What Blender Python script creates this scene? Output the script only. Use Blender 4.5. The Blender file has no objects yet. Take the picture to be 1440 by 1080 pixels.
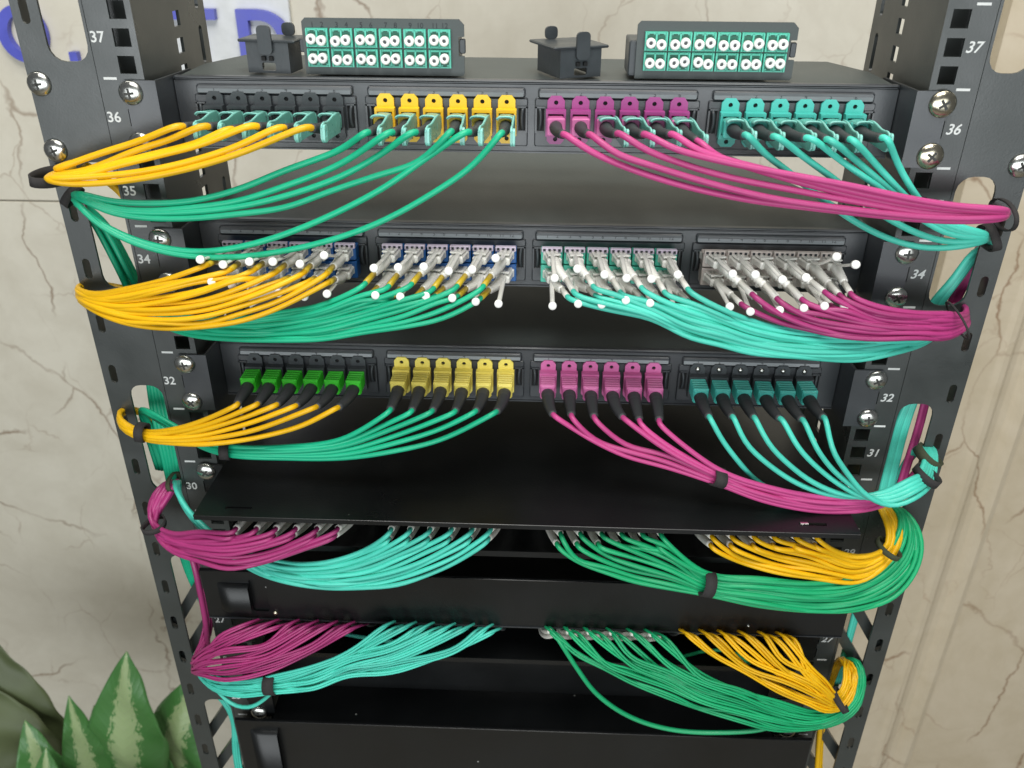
import bpy, math, random
import numpy as np
from mathutils import Vector, Matrix, Euler
from mathutils.geometry import delaunay_2d_cdt
random.seed(7)
R_ = math.radians
scene = bpy.context.scene
col = scene.collection
MM = 0.001

# ------------------------------------------------------------------ camera
CAM_LOC = (7.956, -516.52, 111.82)
CAM_ROT = (1.0652+0.00069, -0.006265, 0.03779)
FPX = 1219.72
cd = bpy.data.cameras.new("camera"); cam = bpy.data.objects.new("camera", cd); col.objects.link(cam)
cam.location = [c*MM for c in CAM_LOC]; cam.rotation_euler = CAM_ROT
cd.sensor_width = 36; cd.lens = FPX/1440*36; cd.clip_start = 0.02; cd.clip_end = 50
cd.dof.use_dof = True; cd.dof.focus_distance = 0.56; cd.dof.aperture_fstop = 12
scene.camera = cam
CM = np.array(Euler(CAM_ROT).to_matrix())

# ------------------------------------------------------------------ world and lamps (indoor room light)
w = bpy.data.worlds.new("World"); scene.world = w; w.use_nodes = True
bg = w.node_tree.nodes['Background']; bg.inputs[0].default_value = (0.93, 0.97, 1.0, 1); bg.inputs[1].default_value = 0.13
def area(name, loc, target, sx, sy, power, color):
    ld = bpy.data.lights.new(name, 'AREA'); ld.shape = 'RECTANGLE'; ld.size = sx; ld.size_y = sy
    ld.energy = power; ld.color = color
    o = bpy.data.objects.new(name, ld); col.objects.link(o); o.location = loc
    o.rotation_euler = (Vector(target)-Vector(loc)).to_track_quat('-Z', 'Y').to_euler()
    return o
area("ceiling_lamp", (0.1, -0.75, 1.25), (0.0, 0.1, -0.2), 1.0, 0.6, 23, (1.0, 0.985, 0.95))
area("window_light", (-0.1, -2.6, -0.25), (0.0, 0.0, 0.0), 3.4, 1.3, 60, (0.93, 0.98, 1.0))
area("wall_fill_light", (0.0, 0.0, 1.3), (0.0, 0.6, -0.2), 2.2, 0.3, 12, (1.0, 0.97, 0.9))  # added fill above the rack that brightens the wall, no known fitting
scene.view_settings.view_transform = 'Standard'; scene.view_settings.look = 'None'
scene.view_settings.exposure = -0.06; scene.view_settings.gamma = 1.0

# ------------------------------------------------------------------ pixel (1440x1080) + depth -> point in mm
def at(px, py, Y):
    d = CM @ np.array([(px-720)/FPX, (540-py)/FPX, -1.0])
    t = (Y-CAM_LOC[1])/d[1]
    return np.array(CAM_LOC)+t*d

# ------------------------------------------------------------------ materials
def lin(c):
    return tuple(((v/255)/12.92 if v/255 <= .04045 else ((v/255+.055)/1.055)**2.4) for v in c)
MATS = {}
def mat(name, rgb, rough=.45, metal=0.0, var=.10, scale=60, bump=0.0, bscale=400, spec=.5, trans=0.0, coat=0.0, rvar=.08, sss=0.0, alpha=1.0):
    m = bpy.data.materials.new(name); m.use_nodes = True; nt = m.node_tree; N = nt.nodes; L = nt.links
    b = N['Principled BSDF']
    tc = N.new('ShaderNodeTexCoord')
    n = N.new('ShaderNodeTexNoise'); n.inputs['Scale'].default_value = scale; n.inputs['Detail'].default_value = 6
    L.new(tc.outputs['Object'], n.inputs['Vector'])
    r = N.new('ShaderNodeMapRange'); r.inputs[1].default_value = .3; r.inputs[2].default_value = .7
    r.inputs[3].default_value = 1-var; r.inputs[4].default_value = 1+var
    L.new(n.outputs[0], r.inputs[0])
    mx = N.new('ShaderNodeVectorMath'); mx.operation = 'SCALE'; mx.inputs[0].default_value = lin(rgb)
    L.new(r.outputs[0], mx.inputs['Scale']); L.new(mx.outputs[0], b.inputs['Base Color'])
    rr = N.new('ShaderNodeMapRange'); rr.inputs[1].default_value = .3; rr.inputs[2].default_value = .7
    rr.inputs[3].default_value = max(.05, rough-rvar); rr.inputs[4].default_value = min(1, rough+rvar)
    L.new(n.outputs[0], rr.inputs[0]); L.new(rr.outputs[0], b.inputs['Roughness'])
    b.inputs['Metallic'].default_value = metal; b.inputs['Specular IOR Level'].default_value = spec
    b.inputs['Transmission Weight'].default_value = trans; b.inputs['Coat Weight'].default_value = coat
    b.inputs['Alpha'].default_value = alpha
    if sss:
        b.inputs['Subsurface Weight'].default_value = sss; b.inputs['Subsurface Radius'].default_value = (.002, .002, .002)
        b.inputs['Subsurface Scale'].default_value = 1.0
    if name.startswith('jacket') or name == 'clear_plastic':
        oi = N.new('ShaderNodeObjectInfo'); q = N.new('ShaderNodeMapRange'); q.inputs[3].default_value = .84; q.inputs[4].default_value = 1.08
        L.new(oi.outputs['Random'], q.inputs[0]); m3 = N.new('ShaderNodeVectorMath'); m3.operation = 'SCALE'
        L.new(mx.outputs[0], m3.inputs[0]); L.new(q.outputs[0], m3.inputs['Scale']); L.new(m3.outputs[0], b.inputs['Base Color'])
    if bump:
        n2 = N.new('ShaderNodeTexNoise'); n2.inputs['Scale'].default_value = bscale; n2.inputs['Detail'].default_value = 3
        L.new(tc.outputs['Object'], n2.inputs['Vector'])
        bp = N.new('ShaderNodeBump'); bp.inputs['Strength'].default_value = bump; bp.inputs['Distance'].default_value = .0006
        L.new(n2.outputs[0], bp.inputs['Height']); L.new(bp.outputs[0], b.inputs['Normal'])
    MATS[name] = m
    return m
mat('rack_paint', (49, 54, 53), .36, var=.13, scale=25, bump=.09, bscale=900, spec=.85, rvar=.1)
mat('panel_paint', (49, 53, 57), .36, var=.12, scale=18, bump=.09, bscale=900, spec=.85, rvar=.1)
mat('tray_paint', (13, 15, 16), .34, var=.25, scale=14, bump=.12, bscale=700)
def specks(name):
    m = MATS[name]; nt = m.node_tree; N = nt.nodes; L = nt.links; b = N['Principled BSDF']
    src = b.inputs['Base Color'].links[0].from_socket
    tc = N.new('ShaderNodeTexCoord'); v = N.new('ShaderNodeTexVoronoi'); v.inputs['Scale'].default_value = 34; v.inputs['Randomness'].default_value = 1
    L.new(tc.outputs['Object'], v.inputs['Vector'])
    r = N.new('ShaderNodeMapRange'); r.inputs[1].default_value = .018; r.inputs[2].default_value = .03; r.inputs[3].default_value = .8; r.inputs[4].default_value = 0
    L.new(v.outputs['Distance'], r.inputs[0])
    mx = N.new('ShaderNodeMixRGB'); mx.inputs[2].default_value = (.45, .46, .44, 1); L.new(r.outputs[0], mx.inputs[0]); L.new(src, mx.inputs[1]); L.new(mx.outputs[0], b.inputs['Base Color'])
specks('tray_paint')
mat('chassis_paint', (70, 77, 76), .52, var=.08, scale=9, bump=.2, bscale=800)
mat('black_plastic', (58, 63, 66), .42, var=.12, bump=.15)
mat('boot_black', (58, 60, 62), .5, var=.12)
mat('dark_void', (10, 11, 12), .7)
mat('label_strip', (112, 118, 121), .36, var=.08, scale=40)
mat('yellow_plastic', (238, 196, 40), .38, sss=.1)
mat('pale_yellow_plastic', (236, 218, 104), .4, sss=.1)
mat('magenta_plastic', (158, 64, 132), .38, sss=.1)
mat('pink_plastic', (206, 108, 164), .4, sss=.1)
mat('aqua_plastic', (76, 190, 178), .38, sss=.1)
mat('aqua_adapter', (78, 190, 165), .4)
mat('aqua_dark', (16, 96, 76), .5)
mat('clip_teal', (112, 182, 168), .28, sss=.25, coat=.3)
mat('clip_highlight', (136, 206, 194), .3, sss=.25)  # lighter teal that paints the light caught along the clip edges
mat('green_plastic', (64, 208, 50), .35, sss=.1)
mat('blue_plastic', (24, 84, 148), .35)
mat('beige_plastic', (196, 186, 180), .4, sss=.1)
mat('white_plastic', (236, 236, 232), .35, sss=.2)
mat('clear_plastic', (246, 245, 238), .22, sss=.3, coat=.4, alpha=.93)
mat('lavender_plastic', (198, 186, 204), .35)
mat('steel', (205, 206, 200), .26, metal=1.0, var=.08, scale=200, rvar=.1)
mat('recess', (74, 74, 72), .5, metal=.8)
mat('brass_tint_steel', (206, 198, 176), .24, metal=1.0, var=.08, scale=200)
mat('white_print', (215, 218, 216), .6)
mat('dark_print', (36, 40, 44), .6)
mat('velcro', (48, 46, 46), .85, bump=.6, bscale=2500)
mat('olive_velcro', (62, 68, 48), .85, bump=.6, bscale=2500)
mat('sleeve_yellow', (206, 176, 46), .35)
mat('sleeve_white', (222, 220, 212), .35)
mat('jacket_yellow', (238, 184, 8), .42, var=.05, sss=.08)
mat('jacket_green', (26, 178, 134), .40, var=.05, sss=.08)
mat('jacket_deep_green', (26, 172, 112), .40, var=.05, sss=.08)
mat('jacket_aqua', (78, 206, 184), .40, var=.05, sss=.08)
mat('jacket_pink', (194, 70, 134), .42, var=.05, sss=.08)
mat('jacket_magenta', (168, 54, 116), .42, var=.05, sss=.08)
mat('pale_wall_white', (214, 217, 218), .35)
mat('blue_letter', (84, 90, 190), .35)
mat('pot_clay', (120, 96, 80), .8)
mat('soil', (50, 38, 28), .95, bump=1, bscale=200)
mat('floor_tile', (150, 142, 126), .4, bump=.1)

def marble(name, base, vein, dark):
    m = bpy.data.materials.new(name); m.use_nodes = True; nt = m.node_tree; N = nt.nodes; L = nt.links
    b = N['Principled BSDF']; tc = N.new('ShaderNodeNewGeometry')
    pos = tc.outputs['Position']
    n1 = N.new('ShaderNodeTexNoise'); n1.inputs['Scale'].default_value = 3.5; n1.inputs['Detail'].default_value = 6; n1.inputs['Roughness'].default_value = .55
    L.new(pos, n1.inputs['Vector'])
    sub = N.new('ShaderNodeVectorMath'); sub.operation = 'MULTIPLY_ADD'; sub.inputs[1].default_value = (.2, .2, .2)
    L.new(n1.outputs['Color'], sub.inputs[0]); L.new(pos, sub.inputs[2])
    mp = N.new('ShaderNodeMapping'); mp.inputs['Rotation'].default_value = (0, R_(38), 0); mp.inputs['Scale'].default_value = (1.0, 1.0, .6)
    L.new(sub.outputs[0], mp.inputs['Vector'])
    def veins(scale, width, maskscale, lo, hi):
        v = N.new('ShaderNodeTexVoronoi'); v.feature = 'DISTANCE_TO_EDGE'; v.inputs['Scale'].default_value = scale
        L.new(mp.outputs[0], v.inputs['Vector'])
        r = N.new('ShaderNodeMapRange'); r.inputs[1].default_value = 0; r.inputs[2].default_value = width; r.inputs[3].default_value = 1; r.inputs[4].default_value = 0
        L.new(v.outputs['Distance'], r.inputs[0])
        k = N.new('ShaderNodeTexNoise'); k.inputs['Scale'].default_value = maskscale; L.new(pos, k.inputs['Vector'])
        q = N.new('ShaderNodeMapRange'); q.inputs[1].default_value = lo; q.inputs[2].default_value = hi; L.new(k.outputs[0], q.inputs[0])
        mu = N.new('ShaderNodeMath'); mu.operation = 'MULTIPLY'; L.new(r.outputs[0], mu.inputs[0]); L.new(q.outputs[0], mu.inputs[1])
        return mu.outputs[0]
    a = veins(4.8, .012, 5, .42, .54); c = veins(11, .014, 9, .45, .62)
    n3 = N.new('ShaderNodeTexNoise'); n3.inputs['Scale'].default_value = 14; n3.inputs['Detail'].default_value = 9; n3.inputs['Roughness'].default_value = .65
    L.new(sub.outputs[0], n3.inputs['Vector'])
    cr = N.new('ShaderNodeValToRGB'); cr.color_ramp.elements[0].position = .34; cr.color_ramp.elements[1].position = .66
    cr.color_ramp.elements[0].color = (*lin(vein), 1); cr.color_ramp.elements[1].color = (*lin(base), 1)
    L.new(n3.outputs[0], cr.inputs[0])
    m1 = N.new('ShaderNodeMixRGB'); m1.inputs[2].default_value = (*lin(dark), 1); L.new(cr.outputs[0], m1.inputs[1])
    f1 = N.new('ShaderNodeMath'); f1.operation = 'MULTIPLY'; f1.inputs[1].default_value = .8; L.new(a, f1.inputs[0]); L.new(f1.outputs[0], m1.inputs[0])
    m2 = N.new('ShaderNodeMixRGB'); m2.inputs[2].default_value = (*lin(tuple(int(v*1.1) for v in dark)), 1); L.new(m1.outputs[0], m2.inputs[1])
    f2 = N.new('ShaderNodeMath'); f2.operation = 'MULTIPLY'; f2.inputs[1].default_value = .4; L.new(c, f2.inputs[0]); L.new(f2.outputs[0], m2.inputs[0])
    L.new(m2.outputs[0], b.inputs['Base Color']); b.inputs['Roughness'].default_value = .38
    MATS[name] = m
marble('marble', (216, 211, 196), (204, 198, 182), (126, 100, 76))
marble('marble_warm', (210, 197, 174), (198, 184, 158), (134, 100, 72))

def leafmat():
    m = bpy.data.materials.new('leaf_variegated'); m.use_nodes = True; nt = m.node_tree; N = nt.nodes; L = nt.links
    b = N['Principled BSDF']; tc = N.new('ShaderNodeTexCoord'); sp = N.new('ShaderNodeSeparateXYZ'); L.new(tc.outputs['UV'], sp.inputs[0])
    ab = N.new('ShaderNodeMath'); ab.operation = 'ABSOLUTE'; L.new(sp.outputs[0], ab.inputs[0])
    n = N.new('ShaderNodeTexNoise'); n.inputs['Scale'].default_value = 9; n.inputs['Detail'].default_value = 5; n.inputs['Roughness'].default_value = .7
    mp = N.new('ShaderNodeMapping'); mp.inputs['Scale'].default_value = (1.3, 2.6, 1); L.new(tc.outputs['UV'], mp.inputs[0]); L.new(mp.outputs[0], n.inputs['Vector'])
    ad = N.new('ShaderNodeMath'); ad.operation = 'MULTIPLY_ADD'; ad.inputs[1].default_value = 1.15; L.new(n.outputs[0], ad.inputs[0]); L.new(ab.outputs[0], ad.inputs[2])
    r = N.new('ShaderNodeValToRGB'); e = r.color_ramp.elements
    e[0].position = .96; e[0].color = (*lin((150, 170, 122)), 1); e[1].position = 1.0; e[1].color = (*lin((70, 120, 62)), 1)
    e[0].position = .90; e[1].position = .935; mrr = None
    L.new(ad.outputs[0], r.inputs[0])
    va = N.new('ShaderNodeMath'); va.operation = 'MULTIPLY_ADD'; va.inputs[1].default_value = -.16; L.new(ab.outputs[0], va.inputs[0]); L.new(sp.outputs[1], va.inputs[2])
    vb = N.new('ShaderNodeMath'); vb.operation = 'MULTIPLY'; vb.inputs[1].default_value = 60; L.new(va.outputs[0], vb.inputs[0])
    vc = N.new('ShaderNodeMath'); vc.operation = 'SINE'; L.new(vb.outputs[0], vc.inputs[0])
    vd = N.new('ShaderNodeMath'); vd.operation = 'POWER'; vd.inputs[1].default_value = 6; L.new(vc.outputs[0], vd.inputs[0])
    bp = N.new('ShaderNodeBump'); bp.inputs['Strength'].default_value = .16; bp.inputs['Distance'].default_value = .001; L.new(vd.outputs[0], bp.inputs['Height']); L.new(bp.outputs[0], b.inputs['Normal'])
    L.new(r.outputs[0], b.inputs['Base Color']); b.inputs['Roughness'].default_value = .36
    b.inputs['Subsurface Weight'].default_value = .1; b.inputs['Subsurface Radius'].default_value = (.002, .004, .001)
    MATS['leaf_variegated'] = m
leafmat()
mat('leaf_shaded', (82, 92, 60), .5, var=.3, scale=8)  # shade on the far left leaves put into the colour
mat('stem_green', (84, 110, 60), .6)

# ------------------------------------------------------------------ mesh building (all sizes in mm)
class MB:
    def __init__(s): s.v = []; s.f = []; s.m = []; s.s = []; s.mats = []
    def mi(s, name):
        if name not in s.mats: s.mats.append(name)
        return s.mats.index(name)
    def add(s, vs, fs, m, smooth=False):
        o = len(s.v); k = s.mi(m); s.v += [tuple(map(float, v)) for v in vs]
        s.f += [tuple(i+o for i in f) for f in fs]; s.m += [k]*len(fs); s.s += [smooth]*len(fs)
        return s
    def box(s, x0, x1, y0, y1, z0, z1, m, bev=0.0):
        if bev <= 0:
            vs = [(x, y, z) for x in (x0, x1) for y in (y0, y1) for z in (z0, z1)]
            fs = [(0, 1, 3, 2), (4, 6, 7, 5), (0, 4, 5, 1), (2, 3, 7, 6), (0, 2, 6, 4), (1, 5, 7, 3)]
            return s.add(vs, fs, m)
        # chamfered towards the viewer (front, y0) and around the vertical/horizontal edges
        b = min(bev, (x1-x0)/2.5, (z1-z0)/2.5, (y1-y0)/2)
        def ring(y, i):
            return [(x0+i+b, y, z0+i), (x1-i-b, y, z0+i), (x1-i, y, z0+i+b), (x1-i, y, z1-i-b), (x1-i-b, y, z1-i), (x0+i+b, y, z1-i), (x0+i, y, z1-i-b), (x0+i, y, z0+i+b)]
        rs = ring(y0, b*.8)+ring(y0+b, 0)+ring(y1, 0)
        fs = [tuple(range(8)), tuple(range(23, 15, -1))]
        for k in (0, 8):
            for i in range(8):
                j = (i+1) % 8; fs.append((k+i, k+8+i, k+8+j, k+j))
        return s.add(rs, fs, m)
    def plate(s, outline, holes, y0, y1, m, frame=None):
        """flat sheet with holes; outline and holes are (a, b) polygons, thickness from y0 to y1"""
        polys = [outline]+holes
        ins = []; edges = []
        for q in polys:
            o = len(ins); k = len(q); ins += [Vector((p[0], p[1])) for p in q]; edges += [(o+i, o+(i+1) % k) for i in range(k)]
        cv, _, cf, _, _, _ = delaunay_2d_cdt(ins, edges, [], 1, 1e-5)
        def inside(px, py, q):
            r = False; k = len(q)
            for i in range(k):
                x1, y1 = q[i][:2]; x2, y2 = q[(i+1) % k][:2]
                if (y1 > py) != (y2 > py) and px < (x2-x1)*(py-y1)/(y2-y1)+x1: r = not r
            return r
        tr = []
        for f in cf:
            cx_ = sum(cv[i][0] for i in f)/len(f); cy_ = sum(cv[i][1] for i in f)/len(f)
            if inside(cx_, cy_, outline) and not any(inside(cx_, cy_, h) for h in holes): tr.append(tuple(f))
        fr = frame or (lambda a, b, y: (a, y, b)); n = len(cv)
        vs = [fr(p[0], p[1], y0) for p in cv]+[fr(p[0], p[1], y1) for p in cv]
        fs = list(tr)+[tuple(i+n for i in reversed(t)) for t in tr]
        o = len(vs)
        for q in polys:
            k = len(q); vs += [fr(p[0], p[1], y0) for p in q]+[fr(p[0], p[1], y1) for p in q]
            for i in range(k): j = (i+1) % k; fs.append((o+i, o+j, o+k+j, o+k+i))
            o += 2*k
        return s.add(vs, fs, m)
    def tube(s, P, rad, m, n=8, caps=True, flat=1.0):
        P = np.array(P, float); k = len(P)
        rad = np.full(k, rad, float) if np.isscalar(rad) else np.array(rad, float)
        T = np.gradient(P, axis=0); T /= np.linalg.norm(T, axis=1)[:, None]+1e-12
        u = np.cross(T[0], (0, 0, 1.0))
        if np.linalg.norm(u) < 1e-3: u = np.cross(T[0], (1.0, 0, 0))
        u /= np.linalg.norm(u); U = [u]
        for i in range(1, k):
            u = u-T[i]*np.dot(u, T[i]); u /= np.linalg.norm(u)+1e-12; U.append(u)
        U = np.array(U); W = np.cross(T, U)
        an = np.arange(n)*2*math.pi/n
        V = P[:, None]+rad[:, None, None]*(np.cos(an)[None, :, None]*U[:, None]+flat*np.sin(an)[None, :, None]*W[:, None])
        fs = [(i*n+j, i*n+(j+1) % n, (i+1)*n+(j+1) % n, (i+1)*n+j) for i in range(k-1) for j in range(n)]
        if caps: fs += [tuple(range(n-1, -1, -1)), tuple(range((k-1)*n, k*n))]
        return s.add(V.reshape(-1, 3), fs, m, True)
    def lathe(s, prof, axis_p, m, n=16, axis=(0, -1, 0)):
        """prof: list (distance along axis, radius)"""
        a = np.array(axis, float); a /= np.linalg.norm(a); p0 = np.array(axis_p, float)
        u = np.cross(a, (0, 0, 1.0)); u = u if np.linalg.norm(u) > 1e-3 else np.cross(a, (1.0, 0, 0)); u /= np.linalg.norm(u); q = np.cross(a, u)
        vs = []
        for d, r in prof:
            for j in range(n):
                t = j*2*math.pi/n; vs.append(p0+a*d+r*(math.cos(t)*u+math.sin(t)*q))
        fs = [(i*n+j, i*n+(j+1) % n, (i+1)*n+(j+1) % n, (i+1)*n+j) for i in range(len(prof)-1) for j in range(n)]
        fs += [tuple(range(n-1, -1, -1)), tuple(range((len(prof)-1)*n, len(prof)*n))]
        return s.add(vs, fs, m, True)
    def mesh(s, name):
        me = bpy.data.meshes.new(name); me.from_pydata([(x*MM, y*MM, z*MM) for x, y, z in s.v], [], s.f)
        for mm in s.mats: me.materials.append(MATS[mm])
        me.polygons.foreach_set('material_index', s.m); me.polygons.foreach_set('use_smooth', s.s)
        me.update()
        return me
def obj(name, me, parent=None, loc=(0, 0, 0), rot=None, label=None, cat=None, group=None, kind=None):
    if isinstance(me, MB): me = me.mesh(name)
    o = bpy.data.objects.new(name, me); col.objects.link(o)
    if parent is not None: o.parent = parent
    o.location = [c*MM for c in loc]
    if rot is not None: o.rotation_euler = rot
    for k, v in (('label', label), ('category', cat), ('group', group), ('kind', kind)):
        if v: o[k] = v
    return o
def thing(name, label, cat, loc=(0, 0, 0), group=None):
    return obj(name, None, None, loc, label=label, cat=cat, group=group)
def fix_normals(o):
    import bmesh
    b = bmesh.new(); b.from_mesh(o.data); bmesh.ops.recalc_face_normals(b, faces=b.faces); b.to_mesh(o.data); b.free()
def text(name, s, size, parent, loc, m='white_print', shear=0.0, bold=0.0, rot=(R_(90), 0, 0), ex=0.08):
    cu = bpy.data.curves.new(name, 'FONT'); cu.body = s; cu.size = size*MM; cu.align_x = 'CENTER'; cu.align_y = 'CENTER'
    cu.shear = shear; cu.offset = bold*MM; cu.extrude = ex*MM; cu.resolution_u = 3
    t = bpy.data.objects.new(name, cu); me = bpy.data.meshes.new_from_object(t); bpy.data.objects.remove(t)
    me.materials.clear(); me.materials.append(MATS[m])
    return obj(name, me, parent, loc, rot)
def rrect(x0, x1, z0, z1, r, n=4):
    out = []
    for cx, cz, a0 in ((x1-r, z1-r, 0), (x0+r, z1-r, 90), (x0+r, z0+r, 180), (x1-r, z0+r, 270)):
        for i in range(n+1):
            a = R_(a0+90*i/n); out.append((cx+r*math.cos(a), cz+r*math.sin(a)))
    return out
def circ(x, z, r, n=12):
    return [(x+r*math.cos(i*2*math.pi/n), z+r*math.sin(i*2*math.pi/n)) for i in range(n)]
def spline(P, step=5.0):
    """centripetal Catmull-Rom through P, resampled"""
    P = [np.array(p, float) for p in P]
    Q = [P[0]]
    for p in P[1:]:
        if np.linalg.norm(p-Q[-1]) > 1.5: Q.append(p)
    P = Q
    P = [2*P[0]-P[1]]+P+[2*P[-1]-P[-2]]
    out = []
    for i in range(1, len(P)-2):
        p0, p1, p2, p3 = P[i-1:i+3]
        t0 = 0; t1 = t0+np.linalg.norm(p1-p0)**.5; t2 = t1+np.linalg.norm(p2-p1)**.5; t3 = t2+np.linalg.norm(p3-p2)**.5
        k = max(2, int(np.linalg.norm(p2-p1)/step))
        for j in range(k):
            t = t1+(t2-t1)*j/k
            A1 = (t1-t)/(t1-t0)*p0+(t-t0)/(t1-t0)*p1; A2 = (t2-t)/(t2-t1)*p1+(t-t1)/(t2-t1)*p2; A3 = (t3-t)/(t3-t2)*p2+(t-t2)/(t3-t2)*p3
            B1 = (t2-t)/(t2-t0)*A1+(t-t0)/(t2-t0)*A2; B2 = (t3-t)/(t3-t1)*A2+(t-t1)/(t3-t1)*A3
            out.append((t2-t)/(t2-t1)*B1+(t-t1)/(t2-t1)*B2)
    out.append(P[-2])
    return np.array(out)
def smooth(P, it=2):
    for _ in range(it):
        Q = P.copy(); Q[1:-1] = (P[:-2]+2*P[1:-1]+P[2:])/4; P = Q
    return P

# ------------------------------------------------------------------ room: wall slabs, floor, door frame, letters
WY = 600.0
room = obj('wall', MB().box(-2200, 2200, WY+20, WY+120, -1700, 1300, 'marble'), kind='structure')
slab_w, zs = 1180, [-1698, -242, 1250]
k = 0
for zi in range(len(zs)-1):
    for xi, x0 in enumerate((-2190, -1298, 724)):
        x1 = (-1300, 636, 2190)[xi]
        dy = random.uniform(0, .8)
        obj('marble_slab', MB().box(x0, x1, WY+dy, WY+19, zs[zi]+.9, zs[zi+1]-.9, 'marble' if xi < 2 else 'marble_warm', 1.0), room)
obj('floor', MB().box(-3000, 3000, -3000, WY+120, -1760, -1700, 'floor_tile'), kind='structure')
# stone moulding running up the wall on the right (stepped, half round groove)
prof = [(536, 0), (536, -24), (642, -24), (650, -27), (658, -26), (666, -19), (674, -16), (684, -16), (694, -21), (704, -23), (712, -20), (718, -11), (722, 0)]
prof = [(x, WY+y) for x, y in prof]
mb = MB(); n = len(prof)
vs = [(x, y, -1699) for x, y in prof]+[(x, y, 1290) for x, y in prof]
mb.add(vs, [(i, i+1, n+i+1, n+i) for i in range(n-1)]+[(n-1, 0, n, 2*n-1), tuple(range(n)), tuple(range(2*n-1, n-1, -1))], 'marble_warm')
o = obj('stone_moulding', mb, label='warm beige stone moulding running up the marble wall right of the rack', cat='moulding'); fix_normals(o)
def letter(ch, outline, holes, lab):
    m_ = MB().plate(outline, holes, 0, 9, 'blue_letter')
    cx = sum(p[0] for p in outline)/len(outline); yo = 5.5 if ch in 'TD' else .2
    vv = m_.v; m_.v = [(x-cx, y-9, z+65) for x, y, z in vv]
    o = obj('wall_letter', m_, None, (cx, WY-yo-.3, -65), label=lab, cat='letter', group='blue letters on the marble wall'); fix_normals(o)
def wx(px, py=45): return float(at(px, py, WY-9)[0])
def ell(cx, cz, a, b, n=36): return [(cx+a*math.cos(i*2*math.pi/n), cz+b*math.sin(i*2*math.pi/n)) for i in range(n)]
zt, zb = 1.0, -61.0
cx = wx(30)
letter('O', ell(cx, (zt+zb)/2, 30, 33), [ell(cx, (zt+zb)/2, 17, 21)], 'blue letter O on the wall at the left picture edge')
dx = wx(103, 79)
letter('.', rrect(dx-5, dx+5, zb, zb+11, .3, 1), [], 'small blue full stop on the wall seen through the left rack window')
obj('pale_wall_patch', MB().box(wx(214), wx(409), WY-5.5, WY-.3, -78, 240, 'pale_wall_white', .8), None, label='pale flat patch on the wall behind the blue letters T and D', cat='sign board')  # thin pale sheet laid on the wall behind the letters
lx = wx(160)
letter('L', [(lx, zb), (lx+42, zb), (lx+42, zb+12), (lx+13, zb+12), (lx+13, zt), (lx, zt)], [], 'blue letter L on the wall hidden behind the left rack post')
tx = wx(303, 14)
letter('T', [(tx-58, zt-12), (tx-36, zt-12), (tx-36, zb), (tx-22, zb), (tx-22, zt-12), (tx, zt-12), (tx, zt), (tx-58, zt)], [], 'blue letter T mostly behind the left rack post')
d0 = wx(332, 14); d1 = wx(409, 50)
def dshape(x0, x1, z0, z1):
    h = (z1-z0)/2; cz = (z0+z1)/2; xs = x0+(x1-x0)*.38; a = x1-xs
    return [(x0, z0), (xs, z0)]+[(xs+a*math.cos(R_(t)), cz+h*math.sin(R_(t))) for t in range(-80, 81, 10)]+[(xs, z1), (x0, z1)]
letter('D', dshape(d0, d1, zb, zt), [dshape(d0+14, d1-15, zb+12, zt-12)], 'blue letter D on the wall above the black clip')

# ------------------------------------------------------------------ equipment rack
UC = lambda u: (u-36)*44.45
rack = thing('equipment_rack', 'black open steel equipment rack with numbered rails and side cable panels', 'rack', (0, 0, -1699))
RZ = 1699.0
def rk(name, mb, label=None):
    mb.v = [(x, y, z+RZ) for x, y, z in mb.v]
    return obj(name, mb, rack, label=label)
ZT, ZB = 330, -760
screw_mesh = {}
def screw_mb(m='steel', r=7.0):
    s = MB(); s.lathe([(0, r), (.9, r), (1.6, r*.93), (2.6, r*.72), (3.2, r*.42), (3.35, 0.3)], (0, 0, 0), m, 20)
    for a in (0, 90):
        c, d = math.cos(R_(a+18)), math.sin(R_(a+18)); L_, W_ = r*.42, r*.10
        q = [(-L_*c+W_*d, -L_*d-W_*c), (L_*c+W_*d, L_*d-W_*c), (L_*c-W_*d, L_*d+W_*c), (-L_*c-W_*d, -L_*d+W_*c)]
        s.add([(x, -3.42, z) for x, z in q]+[(x, -2.2, z) for x, z in q], [(0, 1, 2, 3), (0, 4, 5, 1), (1, 5, 6, 2), (2, 6, 7, 3), (3, 7, 4, 0)], 'recess')
    return s.mesh('screw')
SCR = screw_mb(); SCRB = screw_mb('brass_tint_steel', 7.6)
def screw(parent, x, y, z, me=None):
    return obj('screw', me or SCR, parent, (x, y, z), (0, random.uniform(0, 3), 0))
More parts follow.
